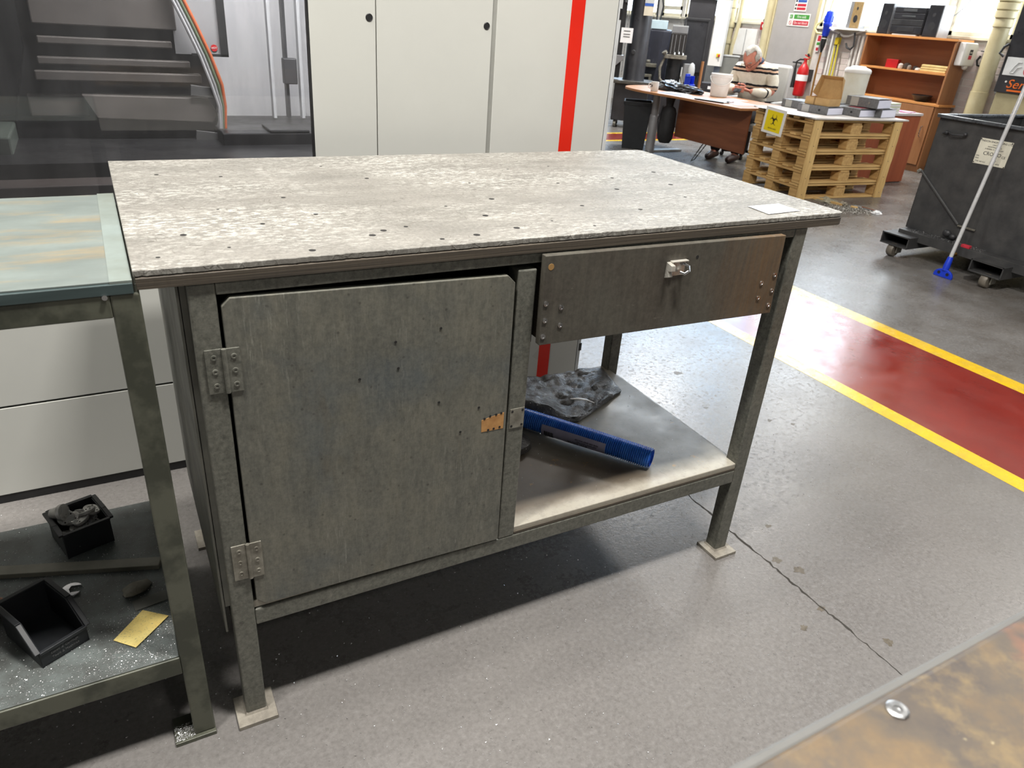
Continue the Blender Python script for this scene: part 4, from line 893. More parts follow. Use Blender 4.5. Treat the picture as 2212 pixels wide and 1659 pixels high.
sh = MB().box(8.76, XW+.0, 5.86, 6.35, 1.474, 1.499).build('wall_shelf', WHITEP, None, .002); tag(sh, 'narrow pale wall shelf holding the brown fronted speaker', 'shelf')
rb = box('red_box', REDP, None, -.05, .05, -.07, .07, 0, .095, .004); rb.location = (8.67, 5.19, 1.0985); rb.rotation_euler = (0,0,.3); tag(rb, 'small red box on the upper bookcase shelf', 'box')
for i, (y, c_, r_, h_) in enumerate(((5.07, s(210,208,204), .03, .06), (5.01, s(70,64,60), .04, .07), (4.95, s(150,146,140), .025, .05), (4.89, s(60,60,62), .03, .045), (4.83, s(224,222,218), .035, .03))):
    o = MB().lathe([(r_*.8, 0), (r_, h_*.2), (r_*.9, h_*.8), (r_*.4, h_)], (0,0,0), 14).build('small_jar', mat('jar tint', c_, .35), None, smooth=True); o.location = (8.66+.03*(i % 2), y, 1.0985); tag(o, ['pale jar right beside the red box', 'dark jar second right of the red box', 'grey jar in the middle of the upper bookcase shelf', 'black squat jar left of the white lid', 'flat white jar left of the folded cloths'][i], 'jar', 'small jars on the upper bookcase shelf')
for i in range(3):
    o = MB().prism([(-.16,0),(.16,0),(.17,.010),(.16,.024),(-.16,.024),(-.165,.012)], -.10, .10, 'yz').build('folded_cloth', mat('pale yellow cloth', s(226,200,140), .85, 0, s(206,178,116), 14), None, .006); o.location = (8.69, 4.60-.006*i, 1.0985+.0255*i); tag(o, ['lowest folded yellow cloth on the upper bookcase shelf', 'middle folded yellow cloth of the pile of three', 'topmost folded yellow cloth of the pile of three'][i], 'cloth', 'folded yellow cloths on the bookcase')
bw = MB().lathe([(.05,0),(.075,.01),(.118,.07),(.112,.072),(.07,.016),(0,.012)], (8.68, 4.69, .7705), 24, cap=False).build('bowl', BLACKM, None, smooth=True); tag(bw, 'round black bowl on the lower bookcase shelf', 'bowl')
ds = thing('soap_dispenser', 'white wall dispenser with red label on the bookcase side', 'dispenser', (8.73, 4.383, 1.31))
MB().prism([(-.125,-.115),(.115,-.115),(.125,.09),(.09,.125),(-.125,.125)], -.085, 0, 'xz').build('dispenser_body', WHITEP, ds, .012, seg=3); MB().box(-.02, .035, -.0865, -.084, .0, .055).build('dispenser_label', BLACK, ds); MB().box(-.02, .035, -.0868, -.084, -.045, -.005).build('dispenser_label', REDS, ds); text('label_word', 'deb', .03, WHITEP, ds, (.007, -.087, .026), RX, 'CENTER'); MB().ball((.02, -.05, -.125), (.035, .03, .03)).build('nozzle', WHITEP, ds, smooth=True)
# ------------------------------------------------------------------ window wall fittings
def wall_sign(lab, y, z, w_, h, cat='sign', name='wall_sign', x=None):
    t = thing(name, lab, cat, ((XW-.034) if x is None else x, y, z), -PI/2); MB().box(-w_/2, w_/2, -.003, .0, -h/2, h/2).build('sign_plate', WHITEP, t, .001); return t
fe = wall_sign('white sign with green Fire exit and red Do not block bands on the grey door', 7.045, 1.558, .40, .165)
MB().box(-.09, .185, -.004, -.003, .012, .068).build('green_band', GREENS, fe); MB().box(-.09, .185, -.004, -.003, -.066, -.010).build('red_band', REDS, fe)
text('sign_word', 'Fire exit', .048, WHITEP, fe, (.048, -.0045, .040), RX, 'CENTER'); text('sign_word', 'Do not block', .044, WHITEP, fe, (.048, -.0045, -.038), RX, 'CENTER')
MB().box(-.165, -.115, -.004, -.003, .015, .065).build('running_man_panel', GREENS, fe); MB().lathe([(.026, -.004), (.020, -.004)], (-.14, 0, -.038), 20, 'y', cap=False).build('prohibition_ring', REDS, fe); MB().obox((-.14, -.0042, -.038), (.046, .001, .006), (0, .78, 0)).build('prohibition_bar', REDS, fe)
t = MB().ball((0,-.0045,.0),(.005,.001,.005)).tube([(.0,-.0045,-.006),(-.006,-.0045,-.018)], .004, 5).tube([(-.006,-.0045,-.018),(.004,-.0045,-.03)], .003, 5).tube([(-.006,-.0045,-.018),(-.014,-.0045,-.028)], .003, 5).build('running_man', WHITEP, fe); t.location = (-.14, 0, .055)
us = wall_sign('white sign with blue and red lines above the fire exit sign', 7.06, 1.79, .22, .25)
for z, m in ((.095, BLUES), (.055, BLUES), (.005, BLUES), (-.045, REDS), (-.09, REDS)):
    MB().box(-.06, .095, -.004, -.003, z-.016, z+.016).build('sign_band', m, us); MB().lathe([(.014, -.004), (.011, -.004)], (-.085, 0, z), 12, 'y').build('sign_dot', m, us)
fr = wall_sign('small red and white fire notice beside the door', 6.62, 1.285, .055, .21, x=XW-.014)
MB().box(-.026, .026, -.004, -.003, .03, .10).build('red_band', REDS, fr); MB().box(-.026, .026, -.004, -.003, -.02, .015).build('green_band', GREENS, fr); MB().box(-.02, .02, -.004, -.003, -.09, -.05).build('red_band', REDS, fr)
al = thing('alarm_box', 'red fire alarm call box left of the grey door', 'alarm', (XW-.014, 7.665, 1.45)); MB().box(-.05, 0, -.055, .055, -.055, .055).build('alarm_case', REDP, al, .006); MB().lathe([(.03,-.052),(.028,-.049)], (0,-.01,0), 16, 'x').build('alarm_button', WHITEP, al); MB().tube([(-.02,0,-.05),(-.02,.01,-.3),(-.02,0,-.5)], .006, 6).build('alarm_cable', GREYP, al)
# extinguisher
ex = thing('fire_extinguisher', 'red fire extinguisher on the wall right of the seated man', 'extinguisher', (8.80, 6.65, .60))
MB().lathe([(.068,0),(.075,.01),(.078,.03),(.078,.30),(.070,.36),(.045,.40),(.025,.425),(.022,.45)], (0,0,0), 22).build('cylinder', REDP, ex, smooth=True); MB().lathe([(.0785,.20),(.0788,.21),(.0788,.27),(.0785,.28)], (0,0,0), 22, cap=False).build('extinguisher_label', PAPER, ex, smooth=True)
MB().lathe([(.022,.45),(.02,.475)], (0,0,0), 12).box(-.012,.012,-.05,.04,.475,.49).obox((0,-.02,.515),(.02,.10,.012),(.35,0,0)).build('valve_handle', REDP, ex, .002); MB().obox((0,-.03,.53),(.02,.04,.02),(.9,0,0)).build('pin_handle', BLACK, ex)
MB().tube([(0,.02,.47),(-.02,.08,.47),(-.03,.125,.44),(-.03,.125,.36)], .011, 8).tube([(-.03,.125,.36),(-.03,.12,.30),(-.03,.11,.10)], [.017,.02,.03], 10).build('hose_horn', BLACK, ex, smooth=True); MB().box(.07,.15,-.05,.05,.2,.35).build('wall_bracket', DKGREY, ex)
# vertical pipes
def pipe(name, lab, pts, r, m, cat='pipe', grp=None, n=14):
    o = MB().tube(pts, r, n).build(name, m, None, smooth=True); return tag(o, lab, cat, grp)
pipe('wall_pipe', 'stout cream pipe running up beside the grey door', [(XW-.07, 7.585, .0), (XW-.07, 7.585, 5.3)], .055, CREAM)
big = thing('flue_pipe', 'thick cream flue pipe with collars at the right of the bookcase', 'pipe', (XW-.16, 4.085, 0))
MB().lathe([(.095,0),(.095,.95),(.088,.951),(.088,1.60),(.10,1.61),(.10,1.68),(.092,1.69)], (0,0,0), 24).build('pipe_body', CREAM, big, smooth=True); MB().lathe([(.092,1.69),(.115,1.70),(.115,1.76),(.10,1.77),(.12,1.78),(.12,1.84),(.10,1.85),(.125,1.86),(.125,1.95),(.105,1.96),(.105,5.3)], (0,0,0), 24).build('pipe_collar', CREAM, big, smooth=True)
for i, (y, r, m, lb) in enumerate(((8.345, .05, CREAM, 'fat cream conduit left of the red alarm box'), (8.22, .035, CREAM, 'middle cream conduit of the bundle behind the seated man'), (8.45, .022, FRAMEW, 'thin pale conduit left of the fat cream one'))):
    pts = [(XW-.06, y, .5), (XW-.06, y, 1.15)]+([(XW-.06, y-.03, 1.3), (XW-.06, y-.05, 1.5)] if i == 1 else [])+[(XW-.06, y-(.05 if i == 1 else 0), 4.6)]
    pipe('conduit', lb, pts, r, m, 'pipe', 'cream conduits on the window wall')
for y, z in ((8.345, 1.7), (8.345, 1.43), (8.345, 1.2)): o = MB().lathe([(.062,-.03),(.065,0),(.062,.03)], (XW-.06, y, z), 14).build('pipe_joint', CREAM, None, smooth=True); tag(o, 'cream pipe joint at %s height on the fat conduit' % {1.7: 'upper', 1.43: 'middle', 1.2: 'lower'}[z], 'joint')
cbx = thing('switch_box', 'cream wall switch box with drooping black cable', 'box', (XW-.014, 8.62, 1.36)); MB().box(-.06, 0, -.07, .07, -.05, .05).build('box_case', CREAM, cbx, .004); MB().tube([(-.05,.0,-.05),(-.07,.01,-.15),(-.08,-.06,-.2),(-.08,-.14,-.16),(-.07,-.19,.05),(-.06,-.22,.15)], .014, 8).build('black_cable', BLACK, cbx, smooth=True)
wcb = thing('electric_board', 'white wall cupboard behind the seated man', 'cupboard', (XW-.014, 7.98, 1.2)); MB().box(-.05, 0, -.22, .22, -.17, .2).build('board_case', WHITEP, wcb, .004); MB().box(-.053, -.05, -.004, .004, -.16, .19).build('board_joint', GREYP, wcb)
# air hose drop
hd = thing('air_regulator', 'blue air line regulator hanging with black nozzle and brown hose', 'regulator', (XW-.12, 6.45, 1.38))
MB().lathe([(.035,.0),(.045,.02),(.05,.12),(.058,.13),(.058,.16),(.05,.165),(.052,.26),(.045,.30),(.02,.315)], (0,0,0), 20).build('regulator_body', BLUE, hd, smooth=True)
for a in range(6): MB().box(.046,.060,-.005,.005,.17,.25).xf(Matrix.Rotation(a*PI/3,4,'Z')).build('body_rib', BLUE, hd)
MB().lathe([(.012,-.20),(.03,-.12),(.036,-.05),(.034,-.03)], (0,0,0), 16).build('rubber_boot', BLACK, hd, smooth=True); MB().lathe([(.037,-.03),(.037,-.02)], (0,0,0), 16).build('white_ring', WHITEP, hd); MB().lathe([(.035,-.02),(.036,0)], (0,0,0), 16).build('black_collar', BLACK, hd)
MB().tube([(0,0,-.19),(0,.005,-.35),(.01,.01,-.55),(.02,.0,-1.0)], .013, 8).build('brown_hose', BCABLE, hd, smooth=True)
MB().tube([(-.03,.03,.03),(-.05,.10,.035),(-.05,.15,.08),(-.04,.14,.14),(-.02,.10,.17),(.05,.07,.25),(.05,.05,.40),(.06,.02,.6),(.06,.02,2.5)], .013, 8).build('yellow_pipe', mat('pale yellow hose', s(226,214,150), .5), hd, smooth=True)
hr = thing('hose_rail', 'bent white wall rail carrying the yellow hose and a dark hook', 'rail', (XW-.08, 6.2, 1.4))
MB().tube([(0,.24,.07),(0,.12,.055),(0,-.02,.0),(0,-.10,.005),(0,-.36,.10)], .013, 8).build('rail_bar', WHITEP, hr, smooth=True); MB().tube([(-.02,-.20,.05),(-.03,-.23,-.02),(-.03,-.24,-.11),(-.03,-.20,-.15),(-.03,-.14,-.13),(-.03,-.11,-.08)], .012, 8).build('rail_hook', DKGREY, hr, smooth=True); MB().box(-.03,.03,.02,.08,-.11,-.02).build('hose_valve', mat('yellow valve', s(214,186,40), .4), hr, .008); MB().tube([(0,.05,-.02),(0,.04,.03)], .018, 8).tube([(0,.08,-.1),(0,.06,-.14)], .02, 8).build('valve_fitting', ZINC, hr)
for dy, nm, z1 in ((.07, 'first', -.75), (.02, 'second', -.70)):
    o = MB().tube([(XW-.09, 6.2+dy, 1.30), (XW-.09, 6.2+dy-.02, 1.0), (XW-.085, 6.2+dy-.02, .6), (XW-.085, 6.2+dy-.01, .2)], .011, 8).build('yellow_hose', YHOSE, None, smooth=True); tag(o, '%s yellow hose from the left hanging below the wall valve' % nm, 'hose', 'yellow hoses on the window wall')
for i, y in enumerate((6.38, 6.33, 6.02, 5.96, 5.90)):
    pipe('white_pipe', 'thin white pipe painted with the wall, number %s from the left behind the hoses' % ['one','two','three','four','five'][i], [(XW-.04, y, 1.42), (XW-.04, y-.01, .9), (XW-.04, y, .1)], .016, WALLW, 'pipe', 'white wall pipes')
# wires near the flue
pipe('wall_cable', 'black cable loop on the pinkish brick beside the bookcase', [(XW-.03, 4.29, 1.31), (XW-.04, 4.31, 1.26), (XW-.04, 4.29, 1.215), (XW-.04, 4.22, 1.20), (XW-.05, 4.14, 1.22)], .012, BLACK, 'cable')
pipe('wall_wire', 'thin dark wire running up the wall to the flue pipe', [(XW-.02, 4.31, 1.36), (XW-.03, 4.22, 1.355), (XW-.03, 4.14, 1.33)], .006, DKGREY, 'wire')
pipe('window_cable', 'dark cable sagging across the bright window above the bookcase', [(XW-.02, 4.83, 1.66), (XW-.02, 4.74, 1.72), (XW-.02, 4.66, 1.80), (XW-.02, 4.60, 1.92), (XW-.02, 4.55, 2.2)], .006, GREYP, 'cable')
lp = box('light_panel', mat('pale blue panel', s(206,214,222), .4), None, XW-.05, XW-.02, 3.72, 3.99, .95, 1.62, .003); tag(lp, 'pale blue wall panel behind the dark sign cabinet', 'panel')
# dark cabinet with orange lettering
kc = thing('sign_cabinet', 'dark cabinet with a pale printed panel and orange lettering at the right edge', 'cabinet', (8.2, 3.60, 0))
MB().box(0, .30, -1.1, 0, 1.0, 2.2).build('cabinet_case', BLACKM, kc, .004); MB().box(-.004, 0, -1.0, -.03, 1.165, 1.333).build('printed_panel', mat('pale print', s(220,222,222), .5), kc, .001)
for p_ in ([(-.006,-.10,1.19),(-.006,-.13,1.25),(-.006,-.16,1.29),(-.006,-.19,1.29)], [(-.006,-.14,1.19),(-.006,-.165,1.24),(-.006,-.20,1.25)], [(-.006,-.10,1.19),(-.006,-.14,1.19)]): MB().tube(p_, .004, 5).build('line_drawing', LGREY, kc)
MB().lathe([(.05,-.006),(.042,-.006)], (0,-.28,1.22), 24, 'x', cap=False).build('red_ring', REDS, kc)
text('cabinet_word', 'Ser', .115, ORANGE, kc, (-.002, -.105, 1.085), RW, 'LEFT', .001, 1.15, .25); MB().box(-.004, 0, -.34, -.13, 1.018, 1.034).build('orange_underline', ORANGE, kc); MB().lathe([(.010,-.004),(.010,0)], (0,-.095,1.105), 12, 'x').build('white_dot', WHITEP, kc)
MB().box(.02, .3, -1.1, -.02, .72, 1.0).build('lower_case', KHAKI, kc, .004); MB().box(.05, .28, -.9, -.1, 0, .72).build('pedestal', KHAKI, kc)
MB().tube([(-.01,.01,1.33),(-.03,.05,1.36),(-.02,.03,1.42),(0,.0,1.45)], .012, 8).build('cabinet_handle', DKGREY, kc)
# ------------------------------------------------------------------ skip on castors
sk = thing('wheeled_skip', 'grimy black steel tipping skip on castors at the right', 'skip', (5.05, 2.08, 0))
R_ = -1.5
mb = MB(); TT = .006
mb.prism([(0,.19),(-1.55,.19),(-1.55,.965),(0,.965)], 0, TT, 'yz')
mb.prism([(0,.19),(-1.55,.19),(-1.55,.965),(0,.965)], 1.0, 1.0+TT, 'yz'); mb.box(0, 1.0, -TT, 0, .19, .965).box(0, 1.0, -1.55, -1.55+TT, .19, .965).box(0, 1.0, -1.55, 0, .19, .196)
mb.build('skip_body', SKIPM, sk, .002)
rm = MB().bar((-.012, .01, .965), (-.012, -1.56, .965), .03, .022).bar((1.01, .01, .965), (1.01, -1.56, .965), .03, .022).bar((-.02, .0, .965), (1.02, .0, .965), .03, .022).bar((-.02, -1.55, .965), (1.02, -1.55, .965), .03, .022).build('skip_rim', mat('worn steel rim', s(120,124,128), .3, .6, s(80,82,86), 14), sk, .004)
MB().bar((-.008, .012, .595), (-.008, -.372, .305), .014, .014).build('weld_bar', mat('worn bar', s(92,92,92), .4, .4), sk, .003); MB().tube([(-.01,.015,.595),(-.01,.03,.58)], .014, 8).build('pivot_pin', ZINC, sk)
MB().bar((-.012,-.375,.300),(-.012,-.50,.298),.012,.012).build('latch_bar', ZINC, sk, .002)
MB().tube([(-.015,-.06,.862),(-.02,-.10,.874),(-.03,-.14,.862),(-.03,-.21,.868),(-.015,-.23,.875)], .006, 8).ball((-.02,-.09,.868),.014).ball((-.02,-.222,.875),.013).build('release_lever', DKGREY, sk, smooth=True)
lb = MB().prism([(-.323,.873),(-.536,.874),(-.531,.715),(-.320,.712)], -.002, 0, 'yz').build('maker_plate', mat('ivory plate', s(226,222,204), .5), sk, label='ivory maker plate with black print')
for body, y, z, sz in (('FYNESON ENGINEERING LTD', -.428, .858, .0165), ('UNIT 8', -.43, .840, .012), ('INDUSTRIAL ESTATE', -.43, .826, .010), ('A MEMBER OF THE GROUP', -.43, .812, .010), ('CROMO', -.428, .783, .032), ('SWL', -.338, .762, .011), ('MAX', -.338, .747, .011), ('TYPE  NO 12.5', -.365, .728, .011), ('KG', -.46, .745, .011), ('CE', -.505, .775, .02), ('DATE', -.48, .728, .010)):
    text('plate_print', body, sz, INK, sk, (-.0025, y, z), RW, 'CENTER')
for y, z in ((-.327,.868),(-.53,.868),(-.527,.719),(-.325,.719)): MB().lathe([(.004,-.0035),(.004,-.002)], (0,y,z), 8, 'x').build('rivet', BLACK, sk)
# fork pockets and castors
for y0, y1 in ((.03, -.185), (-.645, -.86)):
    fp = MB().box(-.20, 1.1, y0, y0-.008, .085, .165).box(-.20, 1.1, y1, y1+.008, .085, .165).box(-.20, 1.1, y0, y1, .157, .165).box(-.20, 1.1, y0, y1, .085, .093).build('fork_pocket', SKIPM, sk, .001, label='open fork pocket below the skip')
    MB().box(.1, .11, y0-.008, y1+.008, .093, .157).build('pocket_stop', BLACK, fp)
box('frame_rail', SKIPM, sk, -.10, .0, -.02, -1.5, .13, .19); box('frame_rail', SKIPM, sk, .9, 1.0, -.02, -1.5, .13, .19)
for x in (-.14, .95):
    for y in (-.06, -.76):
        wf = MB().box(x-.03, x+.03, y-.038, y-.030, .03, .085).box(x-.03, x+.03, y+.030, y+.038, .03, .085).box(x-.04, x+.04, y-.04, y+.04, .079, .085).build('castor_fork', ZINC, sk, .002)
        MB().lathe([(.042,y-.024),(.047,y-.018),(.047,y+.018),(.042,y+.024),(.018,y+.026)], (x-.02,0,.047), 20, 'y').build('castor_wheel', mat('dirty wheel', s(120,112,100), .5, 0, s(86,80,72), 12), wf, smooth=True)
tp = MB().tube([(-.02,-.46,.17),(-.06,-.49,.15),(-.12,-.47,.125)], .013, 10).build('drain_tap', mat('brass', s(150,112,56), .35, .8, s(110,80,40), 30), sk, smooth=True); MB().box(-.10,-.07,-.55,-.49,.19,.21).build('tap_lever', REDS, tp, .003); MB().tube([(-.08,-.515,.15),(-.085,-.52,.195)], .012, 8).build('tap_stem', ZINC, tp)
MB().ball((-.03,-.33,.235),(.02,.03,.025)).ball((-.02,-.37,.22),(.02,.025,.02)).build('pivot_bracket', DKGREY, sk, smooth=True)
swarf('metal_swarf', 'wet chips lying along the frame ledge of the skip', 700, (4.955, 5.045, 1.45, 2.0), .191, .006, CHIP, 8)
# mop
mo = thing('mop', 'blue headed mop with white metal handle leaning on the skip', 'mop', (4.805, 1.555, 0))
q0, q1 = Vector((0.005, .0, .055)), Vector((.262, .045, 1.335)); dm = (q1-q0).normalized()
MB().tube([q0+dm*.04, q0+dm*1.55], .0125, 12).build('mop_handle', mat('white enamel handle', s(214,214,214), .25, .2), mo, smooth=True)
MB().tube([q0-dm*.01, q0+dm*.02, q0+dm*.075, q0+dm*.085], [.020,.022,.018,.016], 12).build('mop_socket', BLUE, mo, smooth=True)
hd_ = MB(); n = 24
outer = [(.066*math.cos(PI*i/n), .046*math.sin(PI*i/n)+.0) for i in range(n+1)]
hd_.prism([(-.066,0)]+[(p_[0], p_[1]+.012) for p_ in outer[::-1]]+[(.066,0)], -.008, .008, 'yz').build('mop_head', BLUE, mo, .003)
for y in (-.03, .03): MB().lathe([(.011,-.0095),(.011,.0095)], (0,y,.028), 12, 'x').build('head_slot', HOLE, mo)
# ------------------------------------------------------------------ debris near the pallets
sw = thing('timber_offcut', 'pale timber offcut lying on the floor before the pallet stack', 'timber', (5.87, 3.50, 0), -1.45)
MB().box(-.22, .22, -.015, .015, 0, .022).build('stick', PINE, sw, .002)
cr = lambda nm, lab, cat, m, loc, r, sd: crumple(nm, lab, cat, m, loc, r, .5, sd, 20, 12)
cr('cloth_rag', 'greyish rag heaped against the bottom of the pallet stack', 'rag', mat('grey rag', s(168,162,140), .9, 0, s(130,124,104), 12), (5.90, 3.46, 0), (.07, .11, .035), 1.2)
cr('waste_clump', 'grey clump of floor sweepings in the middle of the debris', 'debris', mat('sweepings', s(150,142,126), .9, 0, s(104,98,86), 30), (5.93, 3.30, 0), (.05, .05, .03), 2.2)
cr('paper_ball', 'pale paper ball at the right end of the debris', 'paper', PAPER, (6.0, 2.99, 0), (.045, .035, .025), 4.2)
o = MB().box(-.02,.02,-.13,.13,0,.008).build('metal_strip', GREYP, None, .001); o.location = (6.06, 3.13, .001); o.rotation_euler = (0,0,.25); tag(o, 'grey metal strip lying in the debris', 'strip')
o = MB().tube([(0,-.1,.008),(.02,0,.008),(0,.1,.012)], .006, 6).build('wire_scrap', mat('rusty wire', s(130,80,50), .7), None, smooth=True); o.location = (6.04, 3.08, 0); tag(o, 'rusty bent wire scrap beside the metal strip', 'wire')
o = box('wood_chip', PINE, None, -.02, .02, -.03, .03, 0, .015, .002); o.location = (5.96, 3.2, .0005); o.rotation_euler = (0,0,.5); tag(o, 'small wood chip in the middle of the debris', 'wood')
o = MB().box(-.008,.008,-.05,.05,0,.006).build('steel_offcut', STEELB, None, .001); o.location = (5.98, 3.06, .0005); o.rotation_euler = (0,0,.3); tag(o, 'bright steel offcut lying in the debris', 'offcut')
swarf('metal_swarf', 'grey pile of chips and sweepings on the floor before the pallets', 1500, (5.62, 6.06, 2.95, 3.5), .001, .016, mat('grey sweepings', s(206,202,194), .6, .1, s(150,144,134), 40), 12, lambda x, y: math.exp(-((x-5.85)**2/.02+(y-3.18)**2/.02)))
# ------------------------------------------------------------------ machines at the back left
bm = thing('drilling_machine', 'big black column drilling machine behind the desk', 'machine', (6.78, 7.86, 0), -.70)
MB().box(-.24, .24, -.20, .30, .10, .60).build('base_box', BLACKM, bm, .01); MB().box(-.30, .27, -.28, .30, .595, .635).build('work_table', mat('grimy table', s(90,86,80), .5, .3, s(60,58,54), 30), bm, .006); MB().lathe([(.155,.635),(.15,.66),(.15,2.4)], (0,.0,0), 28).build('column', BLACKM, bm, smooth=True)
for x, y in ((-.18,-.14),(.18,-.14),(-.18,.22),(.18,.22)): MB().lathe([(.045,-.02),(.05,0),(.045,.02)], (x,y,.05), 14, 'x').build('castor', ZINC, bm, smooth=True)
MB().prism([(-.30,.78),(-.16,.90),(-.16,.95),(-.32,.95)], -.26, -.1, 'xz').build('coolant_tray', GREYP, bm, .004)
MB().box(-.30, -.20, -.18, -.08, .66, 2.2).build('slide_way', BLACK, bm, .004); MB().box(-.17, -.16, -.20, -.18, .70, 1.6).build('feed_rod', STEELB, bm); MB().box(-.32, -.12, -.24, -.05, 1.65, 1.9).build('spindle_head', BLACKM, bm, .01)
n_ = MB().box(-.235, -.075, -.246, -.242, 1.11, 1.295).build('instruction_sheet', PAPER, bm); 
for z in (1.25, 1.21, 1.18): MB().box(-.20, -.11, -.2475, -.246, z, z+.012).build('print_line', mat('grey print', s(110,110,110), .6), bm)
MB().box(.03, .155, -.165, -.150, 1.46, 1.66).build('machine_label', mat('cream plate', s(214,206,186), .6), bm); MB().box(.032, .153, -.1665, -.165, 1.575, 1.61).build('blue_band', BLUES, bm); MB().box(.032, .153, -.1665, -.165, 1.61, 1.66).build('grey_band', LGREY, bm)
MB().lathe([(.03,-.152),(.025,-.155)], (-.04,0,1.0), 12, 'y').build('casting_mark', DKGREY, bm); MB().tube([(-.22,-.22,2.1),(-.20,-.24,1.75),(-.22,-.24,1.6)], .02, 8).build('spindle', STEELB, bm, smooth=True)
lm_ = thing('lathe_headstock', 'dark enclosed machine body right of the black column', 'machine', (7.62, 8.50, 0), -.72)
MB().box(-.13, .20, -.10, .3, 0, 1.30).build('machine_body', mat('blue black sheet', s(48,49,56), .3, .2, s(70,72,84), 2, (1,1,.3)), lm_, .03); MB().box(-.13, .12, -.10, .1, 1.30, 1.42).build('control_box', mat('pale blue box', s(186,206,214), .4), lm_, .006); MB().tube([(-.05,-.02,1.42),(-.06,-.02,1.7),(-.12,-.02,2.4)], .012, 6).tube([(0,-.02,1.42),(.02,-.02,1.6),(-.05,-.02,1.9),(-.05,-.02,2.5)], .012, 6).build('cable', BLACK, lm_, smooth=True)
MB().box(-.17, .05, -.24, -.1, .78, .83).box(-.20, .0, -.26, -.1, .64, .68).build('slide_arm', mat('grey castings', s(128,124,110), .5, .3, s(80,78,70), 20), lm_, .006); MB().lathe([(.03,-.02),(.035,0),(.03,.02)], (-.08,-.2,.86), 12).lathe([(.02,0),(.02,.1)], (-.02,-.24,.55), 10).build('clamp', ZINC, lm_)
mt = thing('milling_head', 'black motor tower of a small milling machine', 'machine', (7.62, 8.02, 0), -.72)
GC = mat('grey castings two', s(140,134,122), .5, .3, s(86,82,74), 18)
MB().box(-.11, .12, -.12, .12, .98, 1.27).build('motor_housing', mat('vented black housing', s(26,25,25), .4, 0, s(48,44,42), 30), mt, .008); MB().box(-.10, .12, -.12, .12, 1.27, 1.36).build('motor_cap', GREYP, mt, .006); MB().box(-.10,.12,-.12,.12,1.36,1.372).build('cap_top', LGREY, mt)
for x in (-.08,-.03,.03,.09): MB().box(x-.004, x+.004, -.126, -.12, 1.0, 1.25).build('vent_rib', GREYP, mt)
MB().box(-.16, .16, -.15, .12, .93, .985).build('flange', GC, mt, .006); MB().lathe([(.10,.50),(.11,.60),(.11,.93)], (0,0,0), 18).build('quill', BLACK, mt, smooth=True); MB().box(-.2, .2, -.2, .2, 0, .55).build('pedestal', BLACKM, mt, .01)
MB().tube([(-.15,-.1,.95),(-.20,-.14,.80),(-.18,-.15,.65),(-.10,-.16,.58)], .02, 8).tube([(.12,-.1,.7),(.16,-.14,.6),(.05,-.18,.56)], .018, 8).tube([(-.15,-.12,.99),(-.17,-.13,1.02)], .04, 8).build('pipework', GC, mt, smooth=True)
for x, z in ((-.02,.99),(.04,1.0),(.10,.99)): MB().lathe([(.018,z),(.012,z+.03)], (x,-.12,0), 10).build('bolt', STEELB, mt)
MB().box(.13, .30, -.06, .0, .62, .88).build('side_guard', GREYP, mt, .01); MB().ball((.26,-.08,.78),(.05,.03,.12)).build('belt_guard', LGREY, mt, smooth=True)
tc = thing('electrical_cabinet', 'tall dark cabinet with white side door and yellow red switch', 'cabinet', (8.25, 8.20, 0), -.72)
MB().box(-.28, .115, -.10, .25, .55, 1.745).build('cabinet_body', mat('charcoal sheet', s(62,61,64), .4, .1, s(54,53,56), 4), tc, .004); MB().box(.125, .33, -.14, .15, .86, 1.76).build('white_door', WHITEP, tc, .004); MB().box(.31, .335, -.145, .15, .86, 1.76).build('door_edge', LGREY, tc, .002); MB().box(-.29, .34, -.15, .26, 1.76, 1.775).build('cabinet_roof', LGREY, tc)
sw_ = MB().box(.235, .285, -.155, -.14, .985, 1.035).build('switch_plate', YELS, tc, .002); MB().box(.255, .285, -.18, -.155, .995, 1.025).build('switch_knob', REDS, sw_, .003)
MB().bar((-.30,-.16,1.47),(.06,-.16,1.47),.03,.03).bar((.05,-.16,1.47),(.05,-.16,.3),.03,.03).bar((-.30,-.16,1.47),(-.30,-.16,.3),.03,.03).build('guard_frame', DKGREY, tc, .003); MB().box(-.28, .04, -.155, -.15, .75, 1.45).build('guard_sheet', BLACKM, tc); MB().box(.0, .05, -.14, -.08, 0, .7).build('cabinet_leg', BLACKM, tc)
gs = thing('steel_cupboard', 'low grey steel cupboard left of the seated man', 'cupboard', (8.60, 8.02, 0), -.72)
MB().box(-.14, .20, -.02, .12, .0, 1.0).build('cupboard_body', mat('grey satin sheet', s(138,138,132), .35, .2, s(118,120,118), 2), gs, .006); MB().box(-.15, .21, -.03, .13, 1.0, 1.02).build('cupboard_top', LGREY, gs, .002); MB().box(-.145, -.06, -.03, -.02, .05, .98).build('blue_panel', mat('pale blue metal', s(140,152,170), .35, .2), gs)
pp_ = box('timber_post', OAKV, None, 8.02, 8.05, 7.86, 7.89, 0, .92, .002); tag(pp_, 'thin light timber post below the electrical cabinet', 'post')
bx_ = thing('toner_box', 'black box with white label on the floor stand behind the bucket', 'box', (7.75, 7.30, 0), -.72); MB().box(-.14, .14, -.12, .12, 0, .68).build('box_case', BLACKM, bx_, .006); MB().box(-.05, .06, -.122, -.12, .60, .64).build('white_label', PAPER, bx_)
fl = MB().box(-.11,.11,-.01,.01,0,.9).build('leaning_board', mat('white leaning panel', s(206,206,204), .5), None, .004); fl.location = (7.86, 8.22, 0); fl.rotation_euler = (-.12,0,-.72); tag(fl, 'white sheet panel leaning behind the small milling machine', 'panel')
